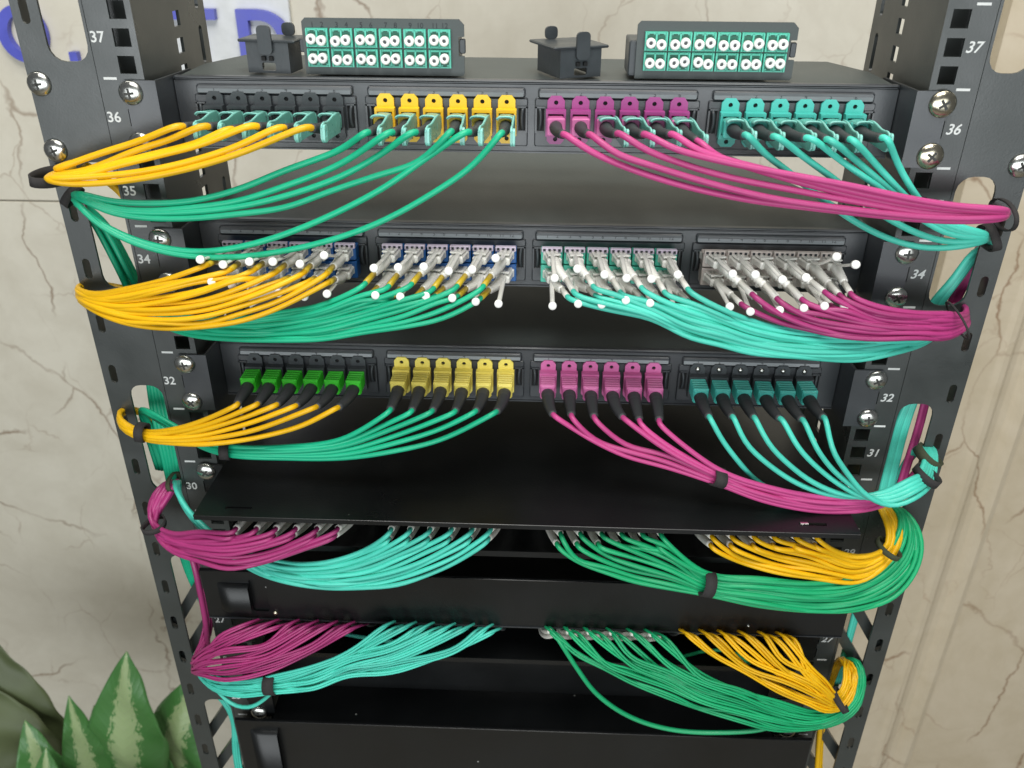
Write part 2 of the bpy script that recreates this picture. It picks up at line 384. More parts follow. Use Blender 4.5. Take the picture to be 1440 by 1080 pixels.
# extents of the openings in the outer plates
wins = [(31, 120), (-110, -27), (-272, -182), (-462, -333), (-640, -494)]
for s in (-1, 1):
    sx = lambda a: s*a
    X = lambda a, b: (min(s*a, s*b), max(s*a, s*b))
    # mounting rail with square holes
    holes = []
    for u in range(20, 43):
        for d in (14.7, 0, -14.7):
            z = UC(u)+d
            if ZB+10 < z < ZT-10: a, b = X(227.6, 237.4); holes.append([(a, z-4.9), (b, z-4.9), (b, z+4.9), (a, z+4.9)])
    a, b = X(224, 251.2)
    rk('mounting_rail', MB().plate([(a, ZB), (b, ZB), (b, ZT), (a, ZT)], holes, 0, 2, 'rack_paint'))
    # outer cable panel
    holes = []
    a, b = X(253.5, 277)
    for z0, z1 in wins: holes.append(rrect(a, b, z0, min(z1, ZT-5), 9))
    a, b = X(283, 288)
    z = 58.0; i = 0
    while z > ZB+20:
        if i not in (1, 2): holes.append(rrect(a, b, z-7, z+7, 2.4, 3))
        z -= 38.6; i += 1
    a, b = X(251.8, 293)
    rk('cable_panel', MB().plate([(a, ZB), (b, ZB), (b, ZT), (a, ZT)], holes, .5, 2.3, 'rack_paint'))
    # returns and inner channel
    a, b = X(291.2, 293); rk('panel_return', MB().box(a, b, 2.4, 26, ZB, ZT, 'rack_paint'))
    holes = []
    z = ZT-12
    while z > ZB+10:
        holes.append([(57, z-4.5), (67, z-4.5), (67, z+4.5), (57, z+4.5)]); z -= 15.875
    z = ZT-30
    while z > ZB+30:
        holes.append(rrect(96, 102, z-12, z+12, 2.8, 3)); z -= 34
    x0, x1 = X(224, 226)
    rk('side_channel', MB().plate([(2.1, ZB), (112, ZB), (112, ZT), (2.1, ZT)], holes, x0, x1, 'rack_paint', frame=lambda a, b, y: (y, a, b)))
    a, b = X(226.1, 252); rk('channel_return', MB().box(a, b, 20, 21.5, ZB, ZT, 'rack_paint'))
    a, b = X(226.1, 233); rk('channel_return', MB().box(a, b, 110, 112, ZB, ZT, 'rack_paint'))
    # zig-zag braces behind the lower openings
    for zc in (-375, -415, -520, -566, -612):
        p0 = np.array((s*289, 9, zc-40.)); p1 = np.array((s*240, 9, zc+40.)); d = (p1-p0)/np.linalg.norm(p1-p0); q = np.array((-d[2], 0, d[0]))*4.2
        vs = [p0-q, p0+q, p1+q, p1-q]; vs = vs+[v+np.array((0, 7, 0)) for v in vs]
        o = rk('brace', MB().add(vs, [(0, 1, 2, 3), (7, 6, 5, 4), (0, 4, 5, 1), (1, 5, 6, 2), (2, 6, 7, 3), (3, 7, 4, 0)], 'rack_paint')); fix_normals(o)
    for z in (18.6, -20.0): screw(rack, s*287, .4, z+RZ)
    for u in range(23, 40):
        z = UC(u)
        text('unit_number', str(u), 8.4, rack, (s*(246.6 if s < 0 else 243)+(7 if s < 0 else 0)*0, -.1, z+RZ), shear=.22 if s > 0 else 0, bold=.12)
        m_ = MB(); xc = -246.6+2.6 if s < 0 else 243.0+1.2
        if s < 0: m_.box(-247.9, -240.2, -.12, 0, z+22.2-.7, z+22.2+.7, 'white_print')
        else: m_.box(239.2, 246.9, -.12, 0, z+22.2-.7, z+22.2+.7, 'white_print')
        rk('unit_mark', m_)
# move left numerals onto the rail face proper: rail is wide enough on both sides (248 mm)

# ------------------------------------------------------------------ patch panels
CX = (-155.6, -51.5, 51.45, 155.2)        # cassette centres
PITCH = 14.66
FY = 24.0
def ear_mb(s):
    m = MB()
    a, b = (-236, -219) if s < 0 else (219, 236)
    xs = (-232.55 if s < 0 else 232.55)
    hol = [rrect(xs-4.5, xs+4.5, z-3.2, z+3.2, 3, 3) for z in (14.7, -14.7)]
    m.plate([(a, -21.6), (b, -21.6), (b, 21.6), (a, 21.6)], hol, -2.0, -.15, 'panel_paint')
    xa, xb = (-219, -217.2) if s < 0 else (217.2, 219)
    m.plate([(-2, -21.6), (FY+30, -21.0), (FY+30, 19.6), (-2, 21.6)], [], xa, xb, 'panel_paint', frame=lambda a, b, y: (y, a, b))
    return m
EARS = {s: ear_mb(s).mesh('mounting_ear') for s in (-1, 1)}
def panel_root(u, label):
    return thing('patch_bay', label, 'patch panel', (0, 0, UC(u)), 'patch panels in the rack')
def chassis(root, depth, m='chassis_paint', tap=.38):
    b = MB(); x0 = 215.5; y0 = FY+1.2; y1 = y0+50; y2 = FY+depth; x1 = x0-(y2-y1)*tap
    po = [(-x0, y0), (x0, y0), (x0, y1), (x1, y2), (-x1, y2), (-x0, y1)]
    vs = [(x, y, 19.3) for x, y in po]+[(x, y, -21.6) for x, y in po]
    b.add(vs, [tuple(range(6)), tuple(range(11, 5, -1))]+[(i, i+6, (i+1) % 6+6, (i+1) % 6) for i in range(6)], m)
    o = obj('chassis', b, root); fix_normals(o)
    # front plate with a folded top lip
    obj('front_plate', MB().box(-216.8, 216.8, FY, FY+1.1, -21.8, 17.6, 'panel_paint').box(-216.8, 216.8, FY-1.4, FY+3, 17.7, 20.4, 'panel_paint', .9).box(-216.8, 216.8, FY-1.0, FY+1, -22.8, -21.9, 'panel_paint'), root)
def cassette_plate(lc=False):
    m = MB()
    m.box(-49.4, 49.4, FY-1.6, FY-.1, -18.6, 10.0, 'panel_paint', .7)
    m.box(-47.5, 47.8, FY-2.4, FY-.1, 10.2, 15.8, 'panel_paint', .9)
    # bevelled label strip on top
    m.add([(-46.5, FY-3.0, 11.2), (46.5, FY-3.0, 11.2), (46.5, FY-1.9, 15.2), (-46.5, FY-1.9, 15.2), (-46.5, FY-2.2, 11.0), (46.5, FY-2.2, 11.0)],
          [(0, 1, 2, 3), (0, 4, 5, 1)], 'label_strip')
    return m.mesh('cassette_plate')
CPL = cassette_plate()
def latch_mb():
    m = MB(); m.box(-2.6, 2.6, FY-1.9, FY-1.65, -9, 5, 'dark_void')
    P = [(0.9*math.cos(R_(a))-.4, FY-2.2-1.6*math.cos(R_(a)), -2+6.0*math.sin(R_(a))) for a in range(-90, 91, 20)]
    m.tube(P, 1.0, 'black_plastic', 8)
    m.box(-2.9, -1.9, FY-2.9, FY-1.7, -10, 6, 'panel_paint'); m.box(-2.9, 3.0, FY-2.9, FY-1.7, 4.6, 5.6, 'panel_paint')
    return m.mesh('latch')
LATCH = latch_mb()
def mpo_adapter(m):
    b = MB()
    ol = [(-5.2, -14.2), (-3.2, -16.4), (3.2, -16.4), (5.2, -14.2), (5.2, 9.2), (3.0, 12), (-3.0, 12), (-5.2, 9.2)]
    b.plate(ol, [circ(0, 8.2, 1.35), circ(0, -13.4, 1.35)], FY-4.0, FY-2.0, m)
    b.plate([(-6.0, -10.8), (6.0, -10.8), (6.0, 4.6), (-6.0, 4.6)], [[(-4.6, -8.4), (4.6, -8.4), (4.6, 2.6), (-4.6, 2.6)]], FY-9.2, FY-4.05, m)
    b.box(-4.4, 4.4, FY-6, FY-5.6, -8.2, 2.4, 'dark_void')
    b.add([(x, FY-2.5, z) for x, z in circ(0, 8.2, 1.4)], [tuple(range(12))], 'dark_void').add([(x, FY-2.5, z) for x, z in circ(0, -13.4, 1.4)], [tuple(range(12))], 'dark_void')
    return b.mesh('adapter')
def lc_adapter(m, top):
    b = MB()
    b.box(-6.9, 6.9, FY-11.5, FY-2.0, -15.2, -3.4, m, .5); b.box(-6.9, 6.9, FY-11.5, FY-2.0, -2.6, 6.2, m, .5)
    b.box(-6.2, 6.2, FY-8.2, FY-2.2, -3.3, -2.7, m)
    # shutters/keys along the top edge
    b.box(-6.6, 6.6, FY-12.6, FY-9.8, 5.6, 8.9, top, .4)
    for x in (-4.8, -1.5, 1.6, 4.8): b.box(x-.8, x+.8, FY-12.85, FY-12.55, 6.5, 8.1, 'dark_print')
    return b.mesh('adapter')
CASSETTE = {}
def cassette(root, ci, ad, digits):
    c = obj('cassette', CPL, root, (CX[ci], 0, 0))
    for k in range(6): obj('adapter', ad, c, ((k-2.5)*PITCH, 0, 0))
    obj('latch', LATCH, c, (-46.2+.0, 0, 0)); obj('latch', LATCH, c, (46.2, 0, 0), (0, 0, 0)).scale.x = -1
    key = 'n'+str(digits)
    if key not in CASSETTE:
        m = None
        cu_objs = []
        allv = MB()
        for k in range(6):
            for s_, off in (((str(k+1), 0),) if digits == 1 else ((str(2*k+1), -3.0), (str(2*k+2), 3.4))):
                cu = bpy.data.curves.new('t', 'FONT'); cu.body = s_; cu.size = 3.4*MM; cu.align_x = 'CENTER'; cu.align_y = 'CENTER'; cu.resolution_u = 2
                t = bpy.data.objects.new('t', cu); me = bpy.data.meshes.new_from_object(t); bpy.data.objects.remove(t)
                vs = [((v.co.x/MM)+(k-2.5)*PITCH+off, FY-3.0+(v.co.y/MM)*.25-.12+.28, 13.2+v.co.y/MM) for v in me.vertices]
                vs = [(x, FY-3.0+(z-11.2)*.275-.10, z) for x, y, z in vs]
                allv.add(vs, [tuple(p.vertices) for p in me.polygons], 'dark_print')
        CASSETTE[key] = allv.mesh('port_numbers')
    obj('port_numbers', CASSETTE[key], c)
    return c
def ears(root, extra=True):
    for s in (-1, 1):
        obj('mounting_ear', EARS[s], root)
        for z in (14.7, -14.7):
            screw(root, s*232.55, -2.0, z, SCRB if (s > 0 and abs(root.location.z) < .01) else SCR)

p36 = panel_root(36, 'top patch panel holding black, yellow, magenta and aqua single port adapters')
p34 = panel_root(34, 'second patch panel crowded with clear duplex plugs and white pull tabs')
p32 = panel_root(32, 'third patch panel with green, pale yellow, pink and aqua ribbed plugs')
for r, d in ((p36, 92), (p34, 190), (p32, 190)): chassis(r, d); ears(r)
AD = {m: mpo_adapter(m) for m in ('black_plastic', 'yellow_plastic', 'magenta_plastic', 'aqua_plastic', 'pale_yellow_plastic', 'pink_plastic')}
for ci, m in enumerate(('black_plastic', 'yellow_plastic', 'magenta_plastic', 'aqua_plastic')): cassette(p36, ci, AD[m], 1)
for ci, m in enumerate(('black_plastic', 'pale_yellow_plastic', 'pink_plastic', 'black_plastic')):
    c = cassette(p32, ci, AD[m], 1)
    if ci == 3:
        for k in range(6): obj('rivet', MB().lathe([(0, 1.9), (.8, 1.7), (1.3, .8), (1.4, .1)], (0, 0, 0), 'steel', 10), c, ((k-2.5)*PITCH, FY-4, 8.2))
LCA = [lc_adapter('blue_plastic', 'lavender_plastic'), lc_adapter('blue_plastic', 'lavender_plastic'), lc_adapter('aqua_adapter', 'lavender_plastic'), lc_adapter('beige_plastic', 'beige_plastic')]
for ci in range(4): cassette(p34, ci, LCA[ci], 2)

# panel whose flat cover reaches out over its cords
p30 = panel_root(30, 'black patch panel with a flat cover reaching forward over its white plugs')
o = obj('chassis', MB().box(-215.5, 215.5, FY+1.2, 220, -21.0, 18.6, 'tray_paint'), p30)
cov = MB(); sl = []
for sgn in (-1, 1):
    xs = sgn*192; sl.append([(min(xs-sgn*9, xs+sgn*9), -53.0), (max(xs-sgn*9, xs+sgn*9), -53.0), (max(xs-sgn*9, xs+sgn*9), -50.2), (min(xs-sgn*9, xs+sgn*9), -50.2)])
cov.plate([(-220, -61), (221, -60), (219, 4), (216, 8), (216, 220), (-216, 220), (-216, 8), (-219, 4)], sl, 19.4, 20.8, 'tray_paint', frame=lambda a, b, y: (a, b, y))
cov.box(-219.8, 220.8, -61.5, -60.2, 17.2, 20.9, 'tray_paint', .3)
o = obj('cover', cov, p30); fix_normals(o)
obj('front_plate', MB().box(-215.6, 215.6, FY, FY+1.1, -21, 19.2, 'tray_paint'), p30)
obj('bottom_lip', MB().box(-214, 214, -40, FY-.1, -23.2, -21.4, 'tray_paint').box(-214, 214, -41.4, -40.1, -23.2, -18.4, 'tray_paint'), p30)
for s in (-1, 1):
    a, b = (-236, -219.6) if s < 0 else (219.6, 236)
    obj('mounting_ear', MB().box(a, b, -2, -.15, -21.5, 21, 'tray_paint', .5), p30); screw(p30, s*232.55, -2, 15.4)
    if s > 0: pass
for s in (-1, 1):
    obj('tab', MB().box(s*192-8.5 if s > 0 else s*192-8.5, s*192-3 if s > 0 else s*192+8, -52.6, -50.6, 20.2 if s > 0 else 19.0, 21.6 if s > 0 else 19.8, 'steel' if s > 0 else 'tray_paint', .2), p30)

def drawer(u, lab, z0, z1, Y, hw, yback):
    t = thing('drawer_unit', lab, 'rack drawer', (0, 0, UC(u)), 'black drawer fronts low in the rack')
    c = UC(u)
    m = MB(); hx = -hw+36
    m.plate([(-hw, z0-c), (hw, z0-c), (hw, z1-c), (-hw, z1-c)], [rrect(hx, hx+13, z0-c+8, z1-c-9, 2, 3)], Y, Y+1.5, 'tray_paint')
    m.box(-hw, hw, Y-1.5, Y-.05, z1-c-5.5, z1-c-.4, 'tray_paint', .5)
    m.box(-hw, hw, Y-.8, Y-.05, z0-c, z0-c+.9, 'panel_paint')
    o = obj('front', m, t); fix_normals(o)
    obj('body', MB().box(-214, 214, Y+1.7, yback, z0-c+4, z1-c-.5, 'tray_paint'), t)
    h = MB(); zz = z1-c-15
    P = [(hx-24+i*2.4, Y-4.5*math.sin(min(1, (i+1)/5)*math.pi/2), 0) for i in range(11)]
    vs = [(x, y, zz) for x, y, _ in P]+[(x, Y-.1, zz+2.2) for x, y, _ in P]+[(x, y+.5, z0-c+9) for x, y, _ in P]; k = len(P)
    h.add(vs, [(i, i+1, k+i+1, k+i) for i in range(k-1)]+[(2*k+i, 2*k+i+1, i+1, i) for i in range(k-1)], 'tray_paint', True)
    o = obj('latch_tab', h, t); fix_normals(o)
    obj('stud', MB().lathe([(0, 2.2), (1, 2.0), (1.6, .9), (1.7, .1)], (hx+17 if u > 26 else hx-20, Y-.1, z0-c+7), 'brass_tint_steel', 10), t)
    obj('stud', MB().lathe([(0, 1.3), (.7, 1.1), (1, .1)], (hw-72, Y-.1, z0-c+9), 'steel', 8), t)
    return t
drawer(28, 'upper black drawer front with a raised tab at its left end', -377.5, -328.5, -20, 244.5, 200)
drawer(24, 'lowest black drawer front at the bottom edge of the picture', -620, -505, -10, 247, 200)
# recessed panel between the drawers
p27 = panel_root(27, 'deeply shadowed black patch panel feeding thin paired cords under the upper drawer')
obj('chassis', MB().box(-215, 215, FY+1.2, 200, -24, 17, 'tray_paint'), p27)
obj('front_plate', MB().box(-215.6, 215.6, FY, FY+1.1, -22, 19, 'tray_paint'), p27)
obj('bottom_lip', MB().box(-214, 214, -12, FY-.1, -24, -22.2, 'tray_paint').box(-214, 214, -13.4, -12.1, -24, -19.4, 'tray_paint'), p27)
for s in (-1, 1):
    a, b = (-236, -219.6) if s < 0 else (219.6, 236)
    obj('mounting_ear', MB().box(a, b, -2, -.15, -21.5, 21, 'tray_paint', .5), p27)
p25 = thing('blanking_plate', 'black blank panel low in the rack above the lowest drawer', 'blank panel', (0, 0, UC(25)))
m = MB().box(-241, 241, -2, -.15, 3, 20, 'tray_paint', .5)
for s in (-1, 1): screw(p25, s*228, -2.1, -16)
b = MB().box(-218, 218, 30, 32, -25, 60, 'tray_paint').box(-218, 218, -2, 31.9, -24.8, -22.8, 'tray_paint')
obj('panel_sheet', b, p25)
for s in (-1, 1):
    a, b = (-236, -214) if s < 0 else (214, 236)
    obj('mounting_ear', MB().box(a, b, -2, -.15, -21.5, 21, 'tray_paint', .5), p25)

# ------------------------------------------------------------------ loose cassettes and clips on top of the upper panel
LCTOP = UC(36)+20.5
def lc_loose(xl, xr, zt_, lab, rev):
    t = thing('fiber_cassette', lab, 'fibre cassette', ((xl+xr)/2, 32, LCTOP), 'fibre cassettes standing on the top panel')
    W = xr-xl; h = zt_-LCTOP
    ol = rrect(-W/2, W/2, 0.2, h, 2.5, 3)
    ol2 = [(-W/2, .2), (W/2-1, .2), (W/2, 1.5), (W/2, h*.36), (W/2-3.4, h*.36), (W/2-3.4, h*.70), (W/2, h*.70), (W/2, h-3), (W/2-3, h), (-W/2+2, h), (-W/2, h-2)]
    o = obj('face_plate', MB().plate(ol2, [], 0, 2.2, 'chassis_paint'), t); fix_normals(o)
    obj('body', MB().box(-W/2+(4 if not rev else -4), W/2-(4 if not rev else 12), 2.3, 30, 1, h*.66, 'black_plastic', .8), t)
    obj('latch', MB().box(W/2-3.0, W/2+.6, .8, 3.5, h*.40, h*.66, 'black_plastic', .6), t)
    obj('latch', MB().box(-W/2-3.4, -W/2-.2, 4, 8, h*.38, h*.62, 'black_plastic', .6), t)
    pl = MB()
    for k in range(12):
        pass
    x0 = -W/2+3.0+(2.0 if rev else 0); cw = 13.4
    A = MB(); A.plate([(-6.6, -5.3), (6.6, -5.3), (6.6, 5.3), (-6.6, 5.3)], [], -1.6, 0, 'aqua_adapter')
    for sx_ in (-2.9, 2.9):
        A.box(sx_-2.3, sx_+2.3, -1.75, -1.65, -3.8, 3.4, 'aqua_dark'); A.box(sx_-1.2, sx_+1.2, -1.75, -1.65, 3.45, 4.6, 'aqua_dark')
    for sx_ in (-6.6, 5.7): A.box(sx_, sx_+.9, -2.6, -1.6, -5, 5, 'aqua_adapter')
    A.box(-.5, .5, -2.6, -1.65, -4.8, 4.8, 'aqua_adapter'); A.box(-5.15, 5.15, -2.6, -1.65, 4.3, 5, 'aqua_adapter'); A.box(-5.15, 5.15, -2.6, -1.65, -5, -4.3, 'aqua_adapter')
    am = A.mesh('adapter')
    cap = MB(); n_ = 18
    prof = [(0, 2.9), (4.2, 2.95), (4.8, 2.6), (4.8, 1.15), (3.0, 1.1)]
    cap.lathe(prof, (0, 0, 0), 'white_plastic', n_)
    cap.add([(x, -3.05, z) for x, z in circ(0, 0, 1.15, 12)], [tuple(range(12))], 'black_plastic')
    cm = cap.mesh('dust_cap')
    for r in range(2):
        for k in range(6):
            a = obj('adapter', am, t, (x0+6.1+k*(W-9)/6+(0 if not rev else 0), 0, h*.665-r*11.2-(0)), (0, 0 if r == 0 else math.pi, 0))
            for sx_ in (-2.9, 2.9):
                obj('dust_cap', cm, a, (sx_*1.06+random.uniform(-.15, .15), -1.6, random.uniform(-1.0, .6)+(.4 if r else -.8)*1), (random.uniform(-.04, .04), 0, random.uniform(-.04, .04)))
    if not rev:
        for k in range(6):
            text('port_number', '%d' % (2*k+1), 4.2, t, (x0+3.4+k*(W-9)/6, -.1, h-3.7), 'dark_print')
            text('port_number', '%d' % (2*k+2), 4.2, t, (x0+9.2+k*(W-9)/6, -.1, h-3.7), 'dark_print')
    return t
lc_loose(-137.5, -40.8, 52.5, 'grey cassette of white capped aqua ports, numbered, on the top panel at left', False)
lc_loose(61.5, 155.0, 52.8, 'grey cassette of white capped aqua ports with no numbers, at right of the top panel', True)
def bracket(x, y, w_, d_, h_, lab, tilt, yaw):
    t = thing('latch_bracket', lab, 'plastic bracket', (x, y, LCTOP+.2), 'black latch brackets on the top panel'); t.rotation_euler = (0, 0, yaw)
    obj('body', MB().plate([(-w_/2, 0), (w_/2, 0), (w_/2, h_), (-w_/2, h_)], [rrect(-w_*.16, w_*.16, h_*.08, h_*.34, .8, 2)], 0, 1.8, 'black_plastic')
        .box(-w_/2, -w_/2+1.6, 1.9, d_, 0, h_, 'black_plastic').box(w_/2-1.6, w_/2, 1.9, d_, 0, h_, 'black_plastic'), t)
    obj('flange', MB().box(-w_/2-4.5, w_/2+4.5, -1.0, d_+3, h_+.05, h_+1.8, 'black_plastic', .6), t)
    pr = rrect(-4.3, 4.3, -h_*.5, 7.5, 2.6, 4)
    m_ = MB().plate(pr, [], -3.0, -1.2, 'black_plastic'); obj('tab', m_, t, (0, 0, h_+2.4))
    m_ = MB().plate(rrect(-4, 4, 0, 7.5, 2.6, 4), [], d_-2, d_, 'black_plastic'); obj('tab', m_, t, (tilt, 0, h_+1.9))
    m_ = MB(); 
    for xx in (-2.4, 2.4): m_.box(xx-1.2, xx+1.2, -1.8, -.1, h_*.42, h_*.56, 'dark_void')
    obj('catch', m_, t)
    return t
bracket(-160.5, 34, 27, 20, 17.5, 'black clip bracket beside the numbered cassette, below the blue letter', 7, -.12)
bracket(29, 32, 27, 34, 16.2, 'black clip bracket standing alone between the two loose cassettes', -5, .42)

# ------------------------------------------------------------------ patch cords
ORD = ['first', 'second', 'third', 'fourth', 'fifth', 'sixth']
QN = ['leftmost', 'left middle', 'right middle', 'rightmost']
def jit(a): return random.uniform(-a, a)
def world(p):
    """control point: ('w', x, y, z) or (px, py, Y)"""
    if p[0] == 'w': return np.array(p[1:], float)
    return at(*p)
def boot_mb(p0, p1, r0, r1, m, origin, ribs=True, droop=0, rz=1.0):
    p0 = np.array(p0, float); p1 = np.array(p1, float)
    mid = p0+np.array((0, -(p0[1]-p1[1])*.55, 0))
    P = []; Rr = []
    K = 22
    for i in range(K+1):
        t = i/K; P.append((1-t)**2*p0+2*t*(1-t)*mid+t*t*p1-origin)
        r = r0 if t < .18 else r0+(r1-r0)*((t-.18)/.82)**.8
        if ribs and t > .3: r += .34 if i % 2 else -.3
        Rr.append(r)
    b = MB(); b.tube(P, Rr, m, 12, flat=rz)
    return b
def cable_mb(points, r, m, origin, n=8, p_prev=None, strands=1):
    P = smooth(spline(points), 2)
    b = MB()
    if strands == 1: b.tube(P-origin, r, m, n)
    else:
        T = np.gradient(P, axis=0); T /= np.linalg.norm(T, axis=1)[:, None]
        v = np.cross(T, (0, 1, 0)); v /= np.linalg.norm(v, axis=1)[:, None]+1e-9
        b.tube(P-origin+v*r, r, m, n).tube(P-origin-v*r, r, m, n)
    return b
HOUSE = {}
def ribbed_housing(m):
    if m in HOUSE: return HOUSE[m]
    b = MB(); b.box(-4.9, 4.9, -8.5, 8.5, -4.6, 5.6, m, .8)
    for i in range(5): b.box(-5.3, 5.3, -7.6+i*3.1, -6.2+i*3.1, -4.0, 6.3, m, .5)
    b.box(-3.4, 3.4, 8.6, 12, -3, 3.2, 'black_plastic')
    HOUSE[m] = b.mesh('housing'); return HOUSE[m]
def plain_housing(m):
    k = m+'p'
    if k in HOUSE: return HOUSE[k]
    b = MB(); b.box(-4.8, 4.8, -6.5, 8, -4.7, 4.4, m, .8); b.box(-5.3, 5.3, -6.9, -4.8, -5.2, 5.0, m, .6)
    HOUSE[k] = b.mesh('housing'); return HOUSE[k]
def clip_mesh(m, L=32):
    k = m+'c'
    if k in HOUSE: return HOUSE[k]
    b = MB()
    # local: -Y is towards the viewer; shell collar then a side blade on +X
    def collar(y, x):
        out = []
        for a in range(-45, 151, 15):
            out.append((5.4*math.copysign(abs(math.cos(R_(a)))**.55, math.cos(R_(a))), y, .2+5.6*math.copysign(abs(math.sin(R_(a)))**.55, math.sin(R_(a)))))
        return out
    A = [collar(2, 0), collar(-5, 0), collar(-9, 0)]
    n = len(A[0])
    for rr, sc in ((0, 1.0), (1, .84)):
        vs = [(x*sc, y, z*sc) for c in A for x, y, z in c]
        b.add(vs, [(i*n+j, i*n+j+1, (i+1)*n+j+1, (i+1)*n+j) for i in range(2) for j in range(n-1)], m, True)
    vs = [(x, y, z) for x, y, z in A[2]]+[(x*.84, y, z*.84) for x, y, z in A[2]]
    b.add(vs, [(j, j+1, n+j+1, n+j) for j in range(n-1)], m)
    # blade
    top = [(-2, 5.6), (-9, 5.6), (-13, 5.0), (-17, 3.9), (-21, 3.0), (-25, 2.8), (-L+4, 3.0), (-L+1.2, 2.2), (-L, .2)]
    bot = [(-L, -5.4), (-L+1.4, -7.2), (-L+4, -7.6), (-20, -7.0), (-12, -6.2), (-2, -5.4)]
    b.plate(top+bot, [], 4.4, 5.8, m, frame=lambda a, c, y: (y, a, c))
    b.plate(rrect(-L-.4, -L+4.6, -7.4, 2.4, 1.8, 4), [rrect(-L+1.0, -L+3.2, -4.6, -.4, .9, 3)], 5.85, 7.2, 'clip_highlight', frame=lambda a, c, y: (y, a, c))
    P = [(5.1, a_, c_+.1) for a_, c_ in top]
    b.tube(P, .55, 'clip_highlight', 6)  # tube added along the blade as a painted edge highlight
    b.tube([(5.1, a_, c_) for a_, c_ in bot[:4]], .45, 'clip_highlight', 6)
    b.tube([(x, y-.2, z) for x, y, z in A[2]], .55, 'clip_highlight', 6)
    HOUSE[k] = b.mesh('pull_clip'); return HOUSE[k]
def facing(d):
    """rotation turning local -Y to direction d"""
    d = Vector(d).normalized()
    yaw = math.atan2(d.x, -d.y); pitch = math.asin(max(-1, min(1, d.z)))
    return Euler((-pitch, 0, yaw), 'XYZ')

def mpo_cord(root_z, ci, k, start, Yst, wps, jacket, kind, lab, grp, house=None, clip=None, r=2.0):
    X = CX[ci]+(k-2.5)*PITCH
    org = np.array((X, FY, root_z-3.0))
    t = thing('patch_cable', lab, 'patch cord', tuple(org), grp)
    p1 = at(start[0], start[1], Yst)
    p0 = org+np.array((0, -14.0, 0))
    d = p1-p0
    if kind == 'clip':
        if house: obj('housing', plain_housing(house), t, (0, -12, 0), (0, jit(.02), jit(.03)))
        if clip: obj('pull_clip', clip_mesh(clip), t, (0, -15, .3), facing((d[0], d[1], d[2]*.8)))
        obj('boot', boot_mb(p0+(0, -2, 0), p1, 3.9, 2.5, 'boot_black', org, ribs=False), t)
    else:
        obj('housing', ribbed_housing(house), t, (0, -16+jit(.5), jit(.25)), (jit(.025), jit(.02), jit(.035)))
        obj('boot', boot_mb(org+(0, -21, 0), p1, 4.5, 2.6, 'boot_black', org, rz=.9), t)
    pb_ = p0+np.array((0, -2, 0)) if kind == 'clip' else org+np.array((0, -21, 0))
    dd = p1-(pb_+np.array((0, -(pb_[1]-p1[1])*.55, 0))); dd /= np.linalg.norm(dd)
    pts = [p1-dd*4, p1, p1+np.array((dd[0], dd[1]*.8, dd[2]))*6]+[world(q) for q in wps]
    obj('jacket', cable_mb(pts, r, jacket, org), t)
    return t
PL = {36: 'top', 34: 'second', 32: 'third', 30: 'covered', 27: 'lowest'}

# rear drop of every left/right group: behind the outer plates and down the window openings
def tail_left(px, py, y0=-14, drop=170, dx=0, Yin=16):
    x, _, z = at(px, py, y0)
    return [('w', max(x-3, -298), -2, z-2), ('w', -286+dx*.5, Yin+10, z-8), ('w', -270+dx, Yin+10, z-30), ('w', -266+dx, Yin+6, z-drop*.6), ('w', -264+dx, Yin+4, z-drop)]

# ---- U36
A36 = [
 [(258, 178), [(200, 197), (140, 216), (95, 232), (76, 239)]],
 [(293, 178), [(245, 194), (190, 212), (147, 230), (112, 242), (80, 245)]],
 [(327, 182), [(283, 199), (215, 217), (150, 233), (112, 245), (76, 247)]],
 [(362, 178), [(283, 203), (220, 219), (160, 234), (112, 247), (72, 250)]],
 [(400, 180), [(333, 206), (255, 230), (187, 243), (133, 248), (68, 251)]],
 [(438, 180), [(333, 217), (240, 243), (150, 257), (90, 258), (66, 253)]]]
for k, (st, w_) in enumerate(A36):
    wp = [(x, y, -26-k*1.1) for x, y in w_]
    wp += tail_left(w_[-1][0], w_[-1][1]+1, -26, 190, dx=10+k*.8, Yin=10)
    mpo_cord(0, 0, k, st, -24, wp, 'jacket_yellow', 'clip', 'yellow cord with teal pull clip in the %s port of the top panel\'s leftmost cassette' % ORD[k], 'yellow cords from the top panel', 'black_plastic', 'clip_teal', 1.95)
B36 = [
 [(518, 186), [(480, 210), (400, 240), (333, 267), (267, 283), (200, 286), (150, 282), (113, 272)]],
 [(552, 186), [(480, 230), (400, 262), (333, 283), (267, 292), (200, 296), (150, 290), (112, 274)]],
 [(585, 186), [(540, 214), (480, 248), (400, 276), (333, 291), (267, 298), (200, 299), (150, 293), (112, 276)]],
 [(635, 185), [(590, 227), (533, 246), (467, 268), (400, 292), (333, 301), (267, 307), (200, 306), (150, 297), (112, 278)]],
 [(660, 186), [(600, 222), (543, 262), (467, 302), (393, 332), (338, 347), (282, 354), (227, 348), (171, 330), (129, 306), (107, 284)]],
 [(706, 187), [(667, 231), (600, 277), (533, 313), (467, 337), (393, 354), (338, 361), (280, 361), (235, 355), (180, 338), (131, 310), (109, 286)]]]
